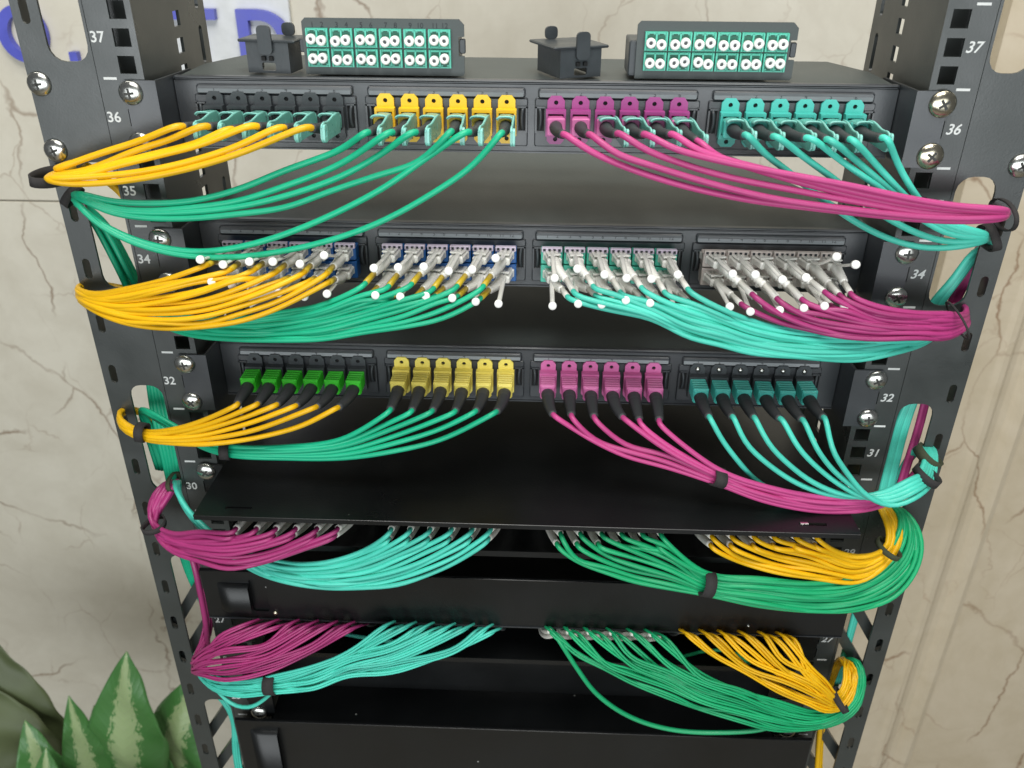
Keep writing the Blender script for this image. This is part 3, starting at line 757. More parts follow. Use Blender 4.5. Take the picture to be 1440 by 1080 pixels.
for k, (st, w_) in enumerate(B36):
    wp = [(x, y, -20-k*.9) for x, y in w_]
    wp += [(100+k, 276+k, -8), (104+k*2, 284, 4), (128+k*3, 308, 14), (146+k*4, 340, 16+k%3*5), (164+k*4, 375, 16+k%3*5), (180+k*4.5, 410, 16+k%3*5), (206+k*4, 520, 18), (214+k*5, 575, 16), (224+k*5, 620, 14), (236+k*4, 672, 14), (258+k*3, 790, 14), (300+k*2, 880, 22)]
    mpo_cord(0, 1, k, st, -24, wp, 'jacket_green', 'clip', 'green cord with teal pull clip in the %s yellow port of the top panel' % ORD[k], 'green cords from the top panel', 'yellow_plastic', 'clip_teal', 1.9)
C36 = [
 [(792, 189), [(820, 207), (870, 231), (953, 259), (1053, 281), (1130, 291), (1200, 299), (1300, 309), (1360, 311), (1408, 308)]],
 [(828, 189), [(860, 213), (920, 234), (1003, 259), (1087, 279), (1200, 295), (1300, 305), (1360, 307), (1409, 305)]],
 [(868, 188), [(900, 207), (953, 228), (1020, 248), (1120, 268), (1200, 283), (1300, 299), (1360, 303), (1411, 302)]],
 [(905, 189), [(940, 206), (1003, 224), (1087, 241), (1200, 262), (1300, 283), (1360, 291), (1410, 294)]],
 [(943, 189), [(973, 207), (1020, 224), (1120, 249), (1200, 269), (1300, 288), (1360, 295), (1412, 297)]],
 [(980, 198), [(1003, 217), (1053, 235), (1120, 255), (1200, 275), (1300, 294), (1360, 299), (1413, 300)]]]
for k, (st, w_) in enumerate(C36):
    wp = [(x, y, -30-((k*3) % 5)*.9) for x, y in w_]
    wp += [(1416, 301, -12), (1414, 303, 6), (1400, 306, 18), (1386+k, 330, 20), (1364+k*2, 370, 20), (1334+k*2, 430, 20), (1310+k, 520, 18), (1290+k, 600, 16), (1262+k, 690, 16), (1236, 800, 20)]
    mpo_cord(0, 2, k, st, -24, wp, 'jacket_pink', 'clip', ('pink cord %s in the %s magenta port of the top panel' % ('without a clip' if k < 2 else 'with teal clip', ORD[k])), 'pink cords from the top panel', 'pink_plastic', 'clip_teal' if k > 1 else None, 1.9)
D36 = [
 [(1047, 190), [(1076, 217), (1107, 240), (1150, 275), (1187, 302), (1220, 322), (1262, 340), (1304, 349), (1351, 347), (1382, 340)]],
 [(1087, 192), [(1132, 222), (1176, 254), (1215, 285), (1257, 312), (1300, 332), (1340, 341), (1384, 337)]],
 [(1133, 194), [(1173, 219), (1221, 253), (1251, 274), (1280, 298), (1307, 315), (1340, 331), (1384, 334)]],
 [(1162, 196), [(1207, 228), (1257, 272), (1290, 300), (1325, 319), (1354, 329), (1384, 332)]],
 [(1195, 196), [(1229, 228), (1270, 273), (1300, 300), (1332, 316), (1358, 326), (1386, 330)]],
 [(1240, 194), [(1262, 230), (1290, 278), (1315, 304), (1340, 315), (1362, 323), (1386, 328)]]]
for k, (st, w_) in enumerate(D36):
    wp = [(x, y, -20+k*.4) for x, y in w_]
    wp += [(1392, 334+k, -8), (1390, 340+k, 4), (1379-k*2, 352, 12), (1352-k*2, 390, 12), (1322-k*3, 430, 12), (1312-k*3, 470, 14), (1294-k*2, 545, 14), (1278-k*3, 590, 12), (1262-k*3, 650, 12), (1246-k*3, 720, 12), (1222-k*2, 815, 12), (1204-k, 870, 12), (1180-k, 960, 14)]
    mpo_cord(0, 3, k, st, -24, wp, 'jacket_aqua', 'clip', 'aqua cord with teal pull clip in the %s aqua port of the top panel' % ORD[k], 'aqua cords from the top panel', 'aqua_plastic', 'clip_teal', 1.9)

# ---- U32
def fan(wps, t, st, sgn, nf, jy=1.2, jY=1.2, ph=0):
    out = []
    for i, q in enumerate(wps):
        x0, y0, dx_, dy_, Y0, dY = q
        x = x0+dx_*t; y = y0+dy_*t
        if i < nf and (x-st[0])*sgn < 22: continue
        out.append((x+jit(jy)*.6, y+jit(jy), Y0+dY*t+jit(jY)))
    return out
ST32 = {0: [(334, 568), (362, 568), (389, 569), (416, 570.5), (445, 572), (475.5, 573)], 1: [(549, 576), (579, 577.5), (608, 577.5), (640, 578), (669, 578), (698, 579)],
        2: [(778, 583), (803.5, 584), (835.5, 586), (876, 587), (899, 591), (927, 591)], 3: [(997, 586), (1030, 586), (1060.5, 587), (1097, 588.6), (1128, 590), (1158, 587)]}
W = [(426, 503, 0, 95, -34, -2), (356, 561, 0, 55, -34, -2), (287, 591, 0, 34, -30, -4), (245, 603, 0, 21, -26, -4), (203, 607, 0, 12, -22, -3), (178, 597, 0, 12, -16, -4), (165, 585, -1, 8, -10, 0), (172, 574, 2, 4, 2, 2), (196, 576, 6, 6, 14, 0), (214, 590, 10, 0, 22, 0), (232, 660, 14, 0, 22, 0)]
for k in range(6):
    t = k/5; st = ST32[0][k]
    mpo_cord(UC(32), 0, k, st, -32, fan(W, t, st, -1, 4, .8), 'jacket_yellow', 'rib', 'yellow cord with bright green plug, %s port of the third panel\'s leftmost cassette' % ORD[k], 'yellow cords from the third panel', 'green_plastic', None, 1.78)
W = [(619, 548, 0, 70, -34, -2), (549, 583, 0, 53, -34, -3), (480, 618, 0, 26, -32, -3), (398, 628, 0, 16, -28, -3), (328, 628, 0, 13, -24, -2), (285, 620, 0, 10, -16, -1), (248, 600, 0, 8, -10, 0), (218, 582, 0, 6, -6, 0), (198, 575, 0, 4, 6, 0), (200, 590, 8, 0, 18, 0), (222, 660, 12, 0, 20, 0)]
for k in range(6):
    t = k/5; st = ST32[1][k]
    mpo_cord(UC(32), 1, k, st, -32, fan(W, t, st, -1, 4, .8), 'jacket_green', 'rib', 'green cord with pale yellow plug, %s port of the third panel\'s yellow cassette' % ORD[k], 'green cords from the third panel', 'pale_yellow_plastic', None, 1.78)
W = [(800, 590, 0, 9, -36, 0), (836, 608, 0, 13, -36, 0), (880, 602, 0, 39, -38, 0), (936, 616, 0, 40, -40, 0), (1010, 661, 0, 20, -42, 0), (1074, 684, 0, 20, -42, 0), (1158, 699, 0, 20, -40, 0), (1225, 700, 0, 15, -36, 0), (1275, 690, 0, 4, -20, 0), (1300, 666, 2, 0, 0, 0), (1302, 650, 2, 0, 14, 0), (1270, 690, -6, 0, 20, 0), (1245, 770, 0, 0, 20, 0)]
for k in range(6):
    t = 1-k/5; st = ST32[2][k]
    mpo_cord(UC(32), 2, k, st, -32, fan(W, t, st, 1, 4, .8), 'jacket_magenta' if 0 else 'jacket_pink', 'rib', 'pink cord with pink ribbed plug, %s port of the third panel\'s pink cassette' % ORD[k], 'pink cords from the third panel', 'pink_plastic', None, 1.78)
D32 = [
 [(1013, 615), (1036, 646), (1069, 680), (1110, 700), (1180, 712), (1235, 704), (1272, 684)],
 [(1047, 621), (1088, 659), (1130, 684), (1172, 697), (1213, 699), (1245, 692), (1278, 675)],
 [(1080, 623), (1116, 659), (1144, 679), (1186, 696), (1222, 700), (1252, 695), (1282, 680)],
 [(1122, 629), (1158, 665), (1186, 685), (1218, 701), (1250, 701), (1284, 686)],
 [(1144, 623), (1172, 662), (1199, 684), (1228, 704), (1255, 706), (1288, 690)],
 [(1169, 629), (1191, 665), (1219, 698), (1241, 709), (1261, 712), (1286, 701)]]
for k in range(6):
    wp = [(x, y, (-38 if k else -32)-k*1.5) for x, y in D32[k]]
    if k == 0: wp = [(x, y, -36 if x < 1050 else -28) for x, y in D32[0]]
    wp += [(1296+k*3, 662+k*3, -26), (1301+k*3, 645+k, -14), (1300+k*3, 632, -2), (1290+k*2, 628, 12), (1272+k, 650, 18), (1252, 700, 20), (1235, 780, 20)]
    mpo_cord(UC(32), 3, k, ST32[3][k], -32, wp, 'jacket_aqua', 'rib', 'aqua cord with teal ribbed plug, %s port of the third panel\'s rightmost cassette' % ORD[k], 'aqua cords from the third panel', 'aqua_plastic', None, 1.78)

# ---- U34: duplex plugs in two rows with clear housings and white pull tabs
def duplex_meshes():
    b = MB(); b.box(-4.6, 4.6, -9, 3, -2.6, 2.4, 'clear_plastic', .9); b.box(-5.0, -.5, 2, 6, -2.8, 2.8, 'clear_plastic', .6); b.box(.5, 5.0, 2, 6, -2.8, 2.8, 'clear_plastic', .6); b.box(-4.6, -.6, 8.1, 13, -2.2, 2.2, 'clear_plastic'); b.box(.6, 4.6, 8.1, 13, -2.2, 2.2, 'clear_plastic')
    b.box(-3.8, -1.2, -7, 6, 2.9, 3.8, 'clear_plastic', .4); b.box(1.2, 3.8, -7, 6, 2.9, 3.8, 'clear_plastic', .4); b.box(-4.2, 4.2, -8, -5.5, 3.85, 4.8, 'clear_plastic', .3)
    return b.mesh('housing')
DUP = duplex_meshes()
DUPB = MB().box(-5.2, 5.2, -8, 8, -2.6, 3.0, 'black_plastic', .8).mesh('housing')  # coloured black to stand for the dark under the drawer
def duplex_cord(root_z, ci, k, row, start, ball, wps, jacket, sleeve, lab, grp, r=1.68, Yst=-30, white_len=None, jm=.5):
    X = CX[ci]+(k-2.5)*PITCH
    zr = 3.0 if row == 0 else -9.2
    org = np.array((X, FY-2, root_z+zr))
    t = thing('duplex_cable', lab, 'patch cord', tuple(org), grp)
    p1 = at(start[0], start[1], Yst)
    p0 = org+np.array((0, -16.0, 0)); d = p1-p0
    yaw = max(-.5, min(.5, (p1[0]-X)/60.0))
    obj('housing', DUP, t, (0, -12, 0), (jit(.04), 0, yaw+jit(.05)))
    pb = org+np.array(((p1[0]-X)*.18, -19, 0)); pm = pb+(p1-pb)*.62
    obj('boot', boot_mb(pb, pm, 3.3, 2.3, 'clear_plastic', org, rz=1.0), t)
    dd = (p1-pm)/np.linalg.norm(p1-pm)
    obj('sleeve', MB().tube([pm-dd*2-org, (pm+p1)/2-org, p1-org], r*1.10, sleeve, 10), t)
    if ball:
        pbal = at(ball[0], ball[1], -36+jit(1.5)); q0 = org+np.array((0, -8, 3.6)) ; q1 = org+np.array(((pbal[0]-X)*.35, -26, 4.2 if row == 0 else 1.0))
        P = smooth(spline([q0, q1, pbal]), 2)
        pt_ = MB(); pt_.tube(P-org, 1.5, 'clear_plastic', 8, flat=.6)
        obj('pull_tab', pt_, t)
        dv = np.array(CAM_LOC)-pbal; dv /= np.linalg.norm(dv); ax = np.array((dv[0]*.6, -1, .35))
        obj('tab_knob', MB().lathe([(-2.6, 1.8), (-2.4, 2.5), (1.6, 2.5), (2.0, 2.2), (2.0, .2)], pbal-org, 'white_plastic', 16, axis=ax), t)
    d2 = d/np.linalg.norm(d)
    pts = [p1-dd*4, p1, p1+dd*5]+[world(q) for q in wps]
    obj('jacket', cable_mb(pts, r, jacket, org), t)
    return t
def lerp_list(L, k):
    return L[k]
RN = ['upper', 'lower']
# A yellow
upA = [(292, 372), (324, 379), (359, 378), (390, 381), (428, 382), (460, 384)]
loA = [(306, 388), (333, 390), (364, 392), (398, 394), (436, 395), (462, 397)]
ubA = [(282, 365), (314, 372), (351, 368), (384, 368), (422, 371), (456, 359)]
lbA = [(298, 396), (327, 402), (356, 408), (392, 412), (428, 417), (460, 413)]
W = [(393, 308, 0, 127, -40, -2), (340, 345, 0, 107, -40, -3), (285, 374, 0, 88, -38, -5), (227, 393, 0, 68, -34, -6), (171, 409, 0, 44, -30, -5), (135, 414, 0, 26, -24, -4), (112, 410, 2, 14, -14, -3), (110, 402, 1, 14, 0, 0), (130, 398, 8, 4, 12, 2), (170, 408, 20, 2, 16, 3), (212, 470, 10, 0, 26, 0), (226, 540, 10, 0, 28, 0)]
for row in (0, 1):
    for k in range(6):
        t = (k+row*.45)/5.5; st = (upA, loA)[row][k]
        duplex_cord(UC(34), 0, k, row, st, (ubA, lbA)[row][k], fan(W, t, st, -1, 5, 2.6, 2.0), 'jacket_yellow', 'sleeve_yellow',
                    'yellow cord with clear duplex plug, %s row, %s port of the second panel' % (RN[row], ORD[k]), 'yellow duplex cords of the second panel')
# B green
upB = [(514, 398), (547, 402), (579, 399), (610, 405), (643, 402), (680, 402)]
loB = [(520, 415), (551, 418), (584, 418), (612, 416), (644, 416), (676, 419)]
ubB = [(526, 377), (560, 376), (596, 375), (631, 381), (664, 379), (697, 363)]
lbB = [(528, 415), (563, 417), (599, 416), (636, 419), (669, 424), (701, 427)]
W = [(622, 318, 0, 130, -36, -2), (567, 374, 0, 86, -36, -3), (511, 402, 0, 67, -34, -3), (455, 428, 0, 49, -32, -3), (393, 440, 0, 40, -28, -3), (330, 448, 0, 30, -24, -3), (270, 445, 0, 26, -18, -2), (232, 438, 0, 22, -10, -2), (202, 424, 0, 12, 6, 0), (196, 430, 14, 10, 18, 0), (214, 520, 12, 0, 24, 0)]
for row in (0, 1):
    for k in range(6):
        t = (k+row*.45)/5.5; st = (upB, loB)[row][k]
        duplex_cord(UC(34), 1, k, row, st, (ubB, lbB)[row][k], fan(W, t, st, -1, 5, 1.6, 1.6), 'jacket_green', 'sleeve_yellow',
                    'green cord with yellow sleeve, %s row, %s blue port, left middle cassette' % (RN[row], ORD[k]), 'green duplex cords of the second panel')
# C aqua
upC = [(806, 409), (834, 402), (872, 410), (902, 404), (934, 410), (967, 406)]
loC = [(798, 417), (837, 415), (866, 421), (902, 419), (930, 425), (967, 423)]
ubC = [(780, 391), (812, 378), (850, 386), (881, 391), (916, 392), (953, 386)]
lbC = [(777, 430), (813, 427), (846, 428), (880, 422), (914, 426), (948, 432)]
W = [(859, 344, 0, 94, -36, 0), (914, 391, 0, 58, -36, -1), (970, 414, 0, 62, -36, -2), (1010, 432, 0, 52, -36, -2), (1053, 451, 0, 44, -34, -3), (1120, 466, 0, 36, -32, -4), (1207, 470, 0, 35, -28, -5), (1260, 474, 0, 20, -24, -4), (1300, 474, 0, 7, -12, 0), (1322, 464, 0, 6, 4, 0), (1322, 480, -4, 0, 18, 0), (1300, 560, 4, 0, 26, 0)]
for row in (0, 1):
    for k in range(6):
        t = 1-(k+(1-row)*.45)/5.5; st = (upC, loC)[row][k]
        duplex_cord(UC(34), 2, k, row, st, (ubC, lbC)[row][k], fan(W, t, st, 1, 5, 2.2, 2.2), 'jacket_aqua', 'sleeve_white',
                    'aqua cord with clear plug, %s row, %s aqua port of the second panel' % (RN[row], ORD[k]), 'aqua duplex cords of the second panel')
# D magenta
upD = [(1057, 413), (1092, 419), (1127, 420), (1159, 410), (1180, 414), (1196, 412)]
loD = [(1042, 427), (1075, 430), (1106, 432), (1140, 432), (1168, 429), (1190, 431)]
ubD = [(1030, 385), (1062, 386), (1100, 393), (1133, 390), (1176, 361), (1203, 372)]
lbD = [(1026, 431), (1055, 438), (1096, 436), (1130, 433), (1159, 430), (1187, 431)]
W = [(1096, 340, 0, 112, -36, 0), (1140, 398, 0, 67, -36, 0), (1179, 402, 0, 72, -38, 0), (1234, 431, 0, 45, -38, -1), (1290, 441, 0, 33, -36, -1), (1335, 440, 0, 36, -30, -1), (1354, 442, 3, 20, -20, 0), (1360, 436, 0, 14, -4, 0), (1352, 428, 0, 6, 8, 0), (1330, 434, 6, 4, 14, 0), (1316, 470, 4, 0, 26, 0), (1296, 560, 4, 0, 28, 0)]
for row in (0, 1):
    for k in range(6):
        t = 1-(k+(1-row)*.45)/5.5; st = (upD, loD)[row][k]
        duplex_cord(UC(34), 3, k, row, st, (ubD, lbD)[row][k], fan(W, t, st, 1, 3, 1.6, 1.8), 'jacket_magenta', 'sleeve_white',
                    'magenta cord with white duplex plug, %s row, %s port of the second panel' % (RN[row], ORD[k]), 'magenta duplex cords of the second panel')

# ---- U30: cords emerging under the flat cover
def under_cord(ci, k, row, start, wps, jacket, lab, grp, r=1.72, zr=(-4, -12), u=30, Yst=-50):
    X = CX[ci]+(k-2.5)*PITCH
    org = np.array((X, FY, UC(u)+zr[row]+4))
    t = thing('duplex_cable', lab, 'patch cord', tuple(org), grp)
    p1 = at(start[0], start[1], Yst)
    obj('housing', DUP, t, (0, -14, 0))
    pb = org+np.array((0, -20, 0)); obj('boot', boot_mb(pb, p1, 3.2, 2.3, 'sleeve_white', org, ribs=False), t)
    d = (p1-pb)/np.linalg.norm(p1-pb)
    pts = [p1-d*4, p1, p1+d*5]+[world(q) for q in wps]
    obj('jacket', cable_mb(pts, r, jacket, org), t)
    return t
xA = [332, 361, 388, 416, 446, 475]
W = [(430, 690, 0, 83, -54, -3), (374, 733, 0, 60, -52, -5), (320, 747, 0, 52, -50, -6), (280, 749, 0, 42, -44, -6), (246, 751, 0, 26, -36, -4), (222, 744, 0, 14, -28, -2), (209, 728, 9, 6, -20, 0), (211, 706, 23, 0, -14, 0), (224, 686, 20, 2, -8, 0), (240, 676, 10, 0, 4, 0), (258, 700, 4, 0, 14, 0), (278, 800, 4, 0, 14, 0), (292, 880, 4, 0, 12, 0)]
for k in range(6):
    for row in (0, 1):
        t = (k+row*.45)/5.5; st = (xA[k]-3*row, 743+9*row)
        under_cord(0, k, row, st, fan(W, t, st, -1, 4, 2.4, 2.2), 'jacket_magenta', '%s of the magenta cords, %s row, under the cover\'s left end' % (ORD[k], RN[row]), 'magenta cords under the flat cover')
xB = [550, 577, 605, 635, 664, 690]
W = [(643, 690, 0, 99, -54, -1), (602, 722, 0, 86, -54, -2), (560, 747, 0, 75, -53, -3), (513, 773, 0, 56, -52, -4), (458, 790, 0, 38, -50, -4), (402, 792, 0, 26, -46, -3), (350, 778, 0, 20, -40, 0), (305, 752, 0, 12, -34, 0), (268, 720, 2, 8, -24, 0), (248, 692, 4, 4, -12, 0), (246, 676, 6, 2, 2, 0), (262, 700, 4, 0, 12, 0), (286, 800, 4, 0, 16, 0)]
for k in range(6):
    for row in (0, 1):
        t = (k+row*.45)/5.5; st = (xB[k]-3*row, 744+13*row)
        under_cord(1, k, row, st, fan(W, t, st, -1, 4, 2.4, 2.2), 'jacket_aqua', '%s of the aqua cords, %s row, under the cover left of centre' % (ORD[k], RN[row]), 'aqua cords under the flat cover')
xC = [788, 816, 846, 874, 903, 929]
W = [(810, 772, 0, 16, -54, 0), (852, 717, 0, 89, -54, 0), (893, 725, 0, 94, -54, 0), (945, 757, 0, 70, -54, -1), (995, 808, 0, 27, -54, -1), (1067, 814, 0, 36, -52, -2), (1150, 818, 0, 43, -48, -2), (1206, 806, 0, 52, -42, -3), (1242, 784, 16, 54, -34, -2), (1262, 754, 30, 42, -26, 0), (1268, 732, 26, 20, -18, 0), (1262, 716, 14, 6, -6, 0), (1250, 712, 6, 0, 6, 0), (1240, 760, 0, 0, 18, 0), (1222, 840, 0, 0, 22, 0)]
for k in range(6):
    for row in (0, 1):
        t = 1-(k+(1-row)*.45)/5.5; st = (xC[k]-5*row, 750+14*row)
        under_cord(2, k, row, st, fan(W, t, st, 1, 4, 2.0, 2.0), 'jacket_deep_green', '%s of the green cords, %s row, under the cover right of centre' % (ORD[k], RN[row]), 'green cords under the flat cover')
xD = [1001, 1029, 1060, 1088, 1118, 1147]
W = [(1039, 719, 0, 70, -50, 0), (1094, 732, 0, 75, -50, 0), (1136, 748, 0, 64, -48, 0), (1178, 774, 0, 43, -46, 0), (1206, 783, 0, 35, -44, 0), (1236, 776, 0, 28, -40, 0), (1250, 764, 10, 14, -32, 0), (1248, 742, 20, 6, -24, 0), (1240, 724, 20, 4, -14, 0), (1236, 712, 14, 2, 0, 0), (1240, 740, 0, 0, 14, 0), (1226, 820, 0, 0, 20, 0)]
for k in range(6):
    for row in (0, 1):
        t = 1-(k+(1-row)*.45)/5.5; st = (xD[k]-2*row, 754+12*row)
        under_cord(3, k, row, st, fan(W, t, st, 1, 3, 1.8, 1.6), 'jacket_yellow', '%s of the yellow cords, %s row, under the cover\'s right end' % (ORD[k], RN[row]), 'yellow cords under the flat cover')

# ---- U27: thin twin cords
def thin_cord(ci, k, row, start, wps, jacket, lab, grp, strands=2, r=1.08, white=False):
    X = CX[ci]+(k-2.5)*PITCH
    org = np.array((X, FY, UC(27)+(8 if row == 0 else 0)))
    t = thing('twin_cable', lab, 'patch cord', tuple(org), grp)
    p1 = at(start[0], start[1], -30)
    obj('housing', DUPB, t, (0, -10, 0))
    pb = org+np.array((0, -18, 0)); pe = pb+(p1-pb)*(.92 if white else .4)
    obj('boot', boot_mb(pb, pe, 2.2, 1.9, 'sleeve_white' if white else 'boot_black', org, ribs=False), t)
    pts = [pb+(p1-pb)*.35, p1]+[world(q) for q in wps]
    obj('jacket', cable_mb(pts, r, jacket, org, 6, strands=strands), t)
    return t
def twin_set(ci, xs, y0, W, sgn, nf, jacket, cname, white=False, j=2.4):
    for k in range(6):
        for row in (0, 1):
            t = (k+(row if sgn < 0 else 1-row)*.45)/5.5
            if sgn > 0: t = 1-t
            st = (xs[0]+(xs[1]-xs[0])*k/5+(8 if row else -4)+jit(3), y0+(xs[0]+(xs[1]-xs[0])*k/5)*.03+row*3)
            thin_cord(ci, k, row, st, fan(W, t, st, sgn, nf, j*1.35, 2.6), jacket, '%s of the thin %s twin cords, %s row, below the upper drawer' % (ORD[k], cname, RN[row]), 'thin %s twin cords below the upper drawer' % cname, white=white)
W = [(440, 884, 0, 32, -34, 0), (375, 882, -2, 62, -36, -4), (317, 893, 0, 62, -34, -6), (290, 912, -4, 38, -28, -4), (273, 928, -1, 18, -18, 0), (275, 920, 3, 8, -6, 0), (286, 900, 4, 0, 4, 0), (292, 872, 3, 0, 10, 0), (282, 820, 3, 0, 14, 0)]
twin_set(0, (352, 486), 868, W, -1, 3, 'jacket_magenta', 'magenta', j=3)
W = [(640, 890, 0, 26, -34, 0), (553, 893, 0, 50, -36, -2), (498, 911, -10, 42, -36, -4), (442, 936, 0, 34, -38, -4), (387, 952, 0, 22, -38, -2), (331, 956, 0, 20, -32, -2), (292, 946, 2, 20, -24, 0), (274, 928, 2, 16, -12, 0), (278, 918, 2, 4, 2, 0), (292, 960, 4, 0, 12, 0), (322, 1000, 4, 0, 8, 0), (330, 1060, 5, 0, 6, 0), (340, 1120, 4, 0, 6, 0)]
twin_set(1, (546, 688), 865, W, -1, 4, 'jacket_aqua', 'aqua')
W = [(808, 905, 0, 12, -34, 0), (850, 905, 0, 34, -36, 0), (885, 902, 0, 56, -38, 0), (940, 922, 0, 58, -40, 0), (985, 948, 0, 50, -42, 0), (1040, 968, 0, 42, -42, 0), (1092, 988, 0, 38, -40, 0), (1140, 1003, 0, 24, -36, 0), (1175, 1002, 2, 14, -30, 0), (1198, 984, 6, 12, -22, 0), (1204, 955, 11, 0, -12, 0), (1198, 930, 8, 0, 0, 0), (1182, 930, 6, 0, 12, 0), (1170, 990, 0, 0, 20, 0)]
twin_set(2, (778, 924), 866, W, 1, 4, 'jacket_deep_green', 'green', white=True)
W = [(1000, 905, 0, 16, -34, 0), (1050, 905, 0, 44, -36, 0), (1100, 915, 0, 60, -38, 0), (1139, 942, 0, 48, -38, 0), (1160, 962, 0, 36, -38, 0), (1178, 980, 0, 20, -34, 0), (1190, 968, 5, 14, -26, 0), (1190, 946, 14, 6, -16, 0), (1186, 930, 12, 2, -4, 0), (1178, 930, 4, 0, 8, 0), (1154, 1020, 2, 0, 12, 0), (1150, 1090, 1, 0, 12, 0)]
twin_set(3, (970, 1108), 863, W, 1, 3, 'jacket_yellow', 'yellow', j=3)
# odd strays
def stray(lab, pts, m, r, cat='patch cord', org=None):
    P = [world(q) for q in pts]; o0 = P[0]
    obj('loose_cable', cable_mb(P, r, m, o0, 7), None, tuple(o0), label=lab, cat=cat)
stray('single green cord hanging lower than the rest at bottom centre', [('w', 14, 10, -398), (781, 893, -30), (808, 935, -34), (840, 977, -36), (890, 1010, -36), (950, 1027, -36), (1020, 1030, -36), (1075, 1025, -36), (1110, 1012, -30), (1150, 1004, -24)], 'jacket_deep_green', 1.9)
stray('aqua loop sagging out of the cable tie at bottom left', [(400, 950, -36), (378, 978, -38), (350, 995, -36), (325, 990, -32), (308, 974, -28), (296, 958, -20)], 'jacket_aqua', 1.7)
stray('straight yellow cord dropping to the bottom edge at right', [(1156, 1000, -10), (1153, 1030, -6), (1150, 1065, -4), (1147, 1110, -4)], 'jacket_yellow', 2.2)
stray('thin aqua cord crossing behind the aqua bundle at left', [(475, 890, 0), (520, 898, -6), (560, 903, -8), (600, 898, 0), (640, 890, 10)], 'jacket_aqua', 1.6)
stray('thin dark magenta cord running down beside the upper drawer', [(262, 760, 10), (272, 790, 0), (283, 840, -4), (290, 880, -2), (292, 910, 4)], 'jacket_magenta', 2.4)
stray('green cord curving behind the yellow twin cords at bottom right', [(955, 925, 0), (1000, 914, -6), (1035, 918, -6), (1062, 945, -8)], 'jacket_deep_green', 1.5)

# ------------------------------------------------------------------ cable ties
def tie(px, py, Y, ang, a, b, wd, lab, m='velcro', th=1.0):
    """band around a bundle that runs in the direction ang (degrees, picture plane) at the point"""
    c = at(px, py, Y); d = np.array((math.cos(R_(ang)), 0, math.sin(R_(ang)))); v = np.array((-d[2], 0, d[0])); yv = np.array((0, 1.0, 0))
    n = 26; M_ = MB(); vs = []
    for s_, rr in ((-1, 1), (1, 1), (1, 0), (-1, 0)):
        for i in range(n):
            q = i*2*math.pi/n; wob = 1+.05*math.sin(3*q+px)
            vs.append((a*wob+th*rr)*math.cos(q)*v+(b*wob+th*rr)*math.sin(q)*yv+d*s_*wd/2+d*.4*math.sin(2*q+py))
    fs = [(k_*n+i, k_*n+(i+1) % n, ((k_+1) % 4)*n+(i+1) % n, ((k_+1) % 4)*n+i) for k_ in range(4) for i in range(n)]
    M_.add(vs, fs, m, True)
    o = obj('cable_tie', M_, None, tuple(c), label=lab, cat='cable tie', group='fabric ties round the cords'); fix_normals(o)
tie(68, 249, -16, 84, 8, 13, 6, 'dark tie where the top yellow cords wrap the left rack edge')
tie(101, 276, -8, -40, 6.5, 8, 5, 'dark tie on the green cords at the left rack edge, top')
tie(1411, 301, -16, 5, 7.5, 16, 2.5, 'thin black ring round the pink cords at the upper right')
tie(1390, 334, -10, 15, 6.5, 12, 5, 'black tie on the aqua cords at upper right, below the pink ones')
tie(1346, 450, -25, 30, 11, 14, 1.2, 'thin thread tie round the magenta loop at right')
tie(199, 608, -24, -8, 5.6, 6.5, 6, 'grey tie round the yellow cords at middle left')
tie(318, 633, -25, -3, 5.4, 6.5, 6.5, 'dark tie round the green cords just left of the third panel')
tie(1010, 671, -42, -18, 5.2, 7, 8, 'black tie round the pink cords at centre right')
tie(1303, 668, -28, 62, 8.5, 9, 5.5, 'dark tie round the aqua cords at middle right, lower band')
tie(1304, 642, -8, 55, 9.0, 10, 7, 'green black tie round the aqua cords at middle right, upper band', 'olive_velcro')
tie(995, 821, -55, -10, 8.2, 7.5, 8, 'black tie round the green cords below the flat cover')
tie(217, 738, -26, 100, 7.5, 9, 4, 'dark tie round the magenta cords at lower left')
tie(1250, 772, -34, 60, 9.0, 9, 4, 'olive tie round the yellow cords at lower right', 'olive_velcro')
tie(380, 963, -39, 3, 7.6, 6, 9, 'black tie round the thin aqua cords at bottom left')
tie(1181, 985, -34, 35, 9.5, 9, 5, 'grey tie round the yellow twin cords at bottom right')
tie(244, 678, -2, 10, 5, 9, 3, 'dark green tie high on the magenta and aqua loop at left', 'olive_velcro')

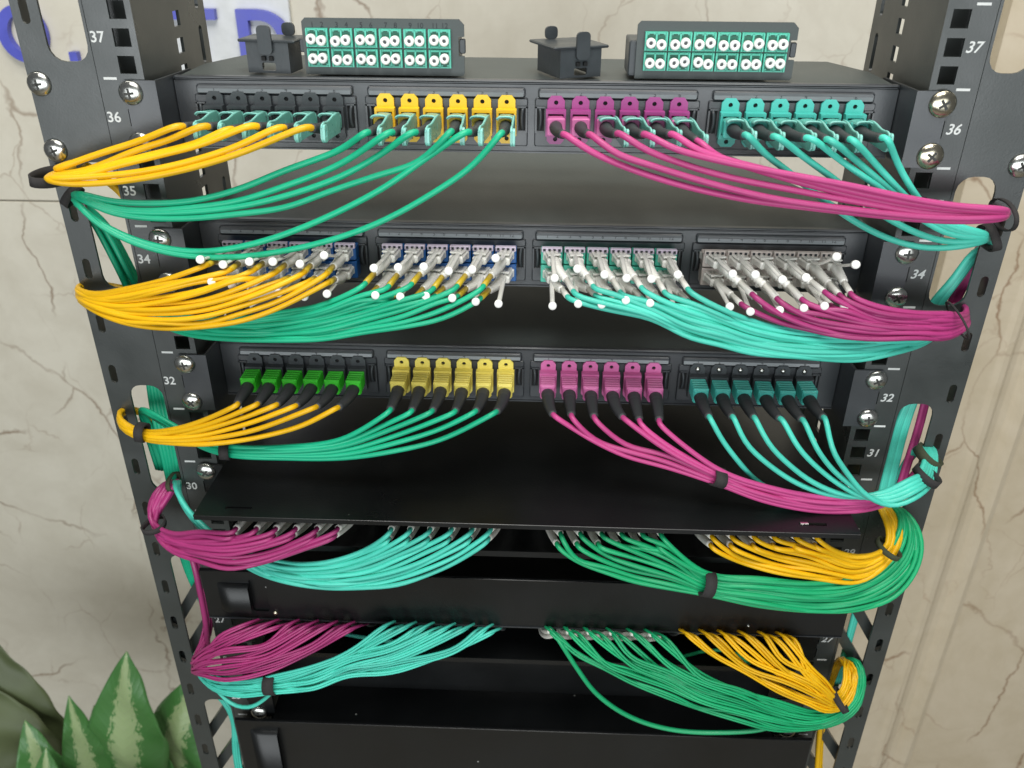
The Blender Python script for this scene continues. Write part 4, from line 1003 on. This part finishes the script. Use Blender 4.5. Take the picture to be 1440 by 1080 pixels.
# ------------------------------------------------------------------ plant
plant = thing('potted_plant', 'green plant with large variegated leaves in front of the marble wall', 'plant', (-600, 260, -1440))
PO = np.array((-600, 260, -1440.))
def leaf(base, tip, width, up, bend=.12, curl=.25, m='leaf_variegated'):
    base = np.array(base, float); tip = np.array(tip, float); ax = tip-base; L_ = np.linalg.norm(ax); ax /= L_
    n_ = np.array(up, float); n_ -= ax*np.dot(n_, ax); n_ /= np.linalg.norm(n_); sd = np.cross(ax, n_)
    nu, nv = 30, 14; vs = []; uv = []
    for i in range(nu+1):
        t = i/nu
        wv = width/2*(math.sin(math.pi*min(1, t**.75))**.8 if t < 1 else 0)*(1-.25*t)
        if i == nu: wv = .4
        for j in range(nv+1):
            s_ = j/nv*2-1
            p = base+ax*L_*t+sd*s_*wv+n_*(bend*L_*math.sin(math.pi*t)+curl*abs(s_)*wv*.8+wv*.10*math.sin(t*13+s_*3+width)+1.6*math.cos(t*30+width)*abs(s_)-(30*t**3)*(1 if width > 100 else .4))
            vs.append(p-PO); uv.append((s_, t))
    b = MB(); b.add(vs, [(i*(nv+1)+j, i*(nv+1)+j+1, (i+1)*(nv+1)+j+1, (i+1)*(nv+1)+j) for i in range(nu) for j in range(nv)], m, True)
    me = b.mesh('leaf'); ul = me.uv_layers.new(name='UVMap')
    for lp in me.loops: ul.data[lp.index].uv = uv[lp.vertex_index]
    o = obj('leaf', me, plant); md = o.modifiers.new('thickness', 'SOLIDIFY'); md.thickness = .0007
    # petiole
    sb = np.array((-600+(base[0]+600)*.25, 262, -1180.))
    obj('stem', MB().tube(spline([sb-PO, (sb+base)/2+np.array((0, -8, 30))-PO, base+ax*6-PO], 20), [4.5]*0 or 3.6, 'stem_green', 8), plant)
tp = at(165, 942, 250)
leaf((-560, 262, -1010), tp, 122, (0.05, -1, .12), .02, -.16)
leaf((-600, 250, -1010), at(97, 988, 252), 66, (.55, -1, .2), .04, -.2)
leaf((-510, 292, -1010), at(262, 960, 300), 120, (-.35, -1, .3), .06, -.15)
leaf((-640, 240, -1020), at(34, 1022, 240), 90, (.4, -1, .5), .08, .2)
leaf((-690, 310, -1000), at(-16, 905, 330), 100, (.3, -1, .1), .05, .1, 'leaf_shaded')
leaf((-700, 300, -1010), at(-60, 950, 300), 120, (.3, -1, .4), .1, .1, 'leaf_shaded')
leaf((-540, 300, -1060), at(215, 1030, 270), 95, (0, -1, .6), .1, -.1)
leaf((-640, 210, -1060), at(60, 1062, 200), 90, (.2, -1, .7), .1, -.1)
leaf((-560, 320, -1000), at(120, 1010, 330), 130, (.2, -1, .2), .05, .1)
leaf((-520, 250, -1100), at(180, 1120, 150), 110, (0, -.6, 1), .15, -.1)
obj('trunk', MB().tube([(0, 0, -60), (3, 2, 100), (-2, 0, 260)], [11, 10, 8], 'stem_green', 10), plant)
pot = MB(); pot.lathe([(0, 95), (20, 100), (235, 130), (240, 138), (262, 138), (262, 126), (225, 122)], (0, 0, 0), 'pot_clay', 32, axis=(0, 0, 1))
pot.add([(122*math.cos(i*math.pi/16), 122*math.sin(i*math.pi/16), 226) for i in range(32)], [tuple(range(32))], 'soil')
obj('plant_pot', pot, None, (-600, 260, -1699.5), label='clay plant pot on the floor below the leafy plant', cat='plant pot')
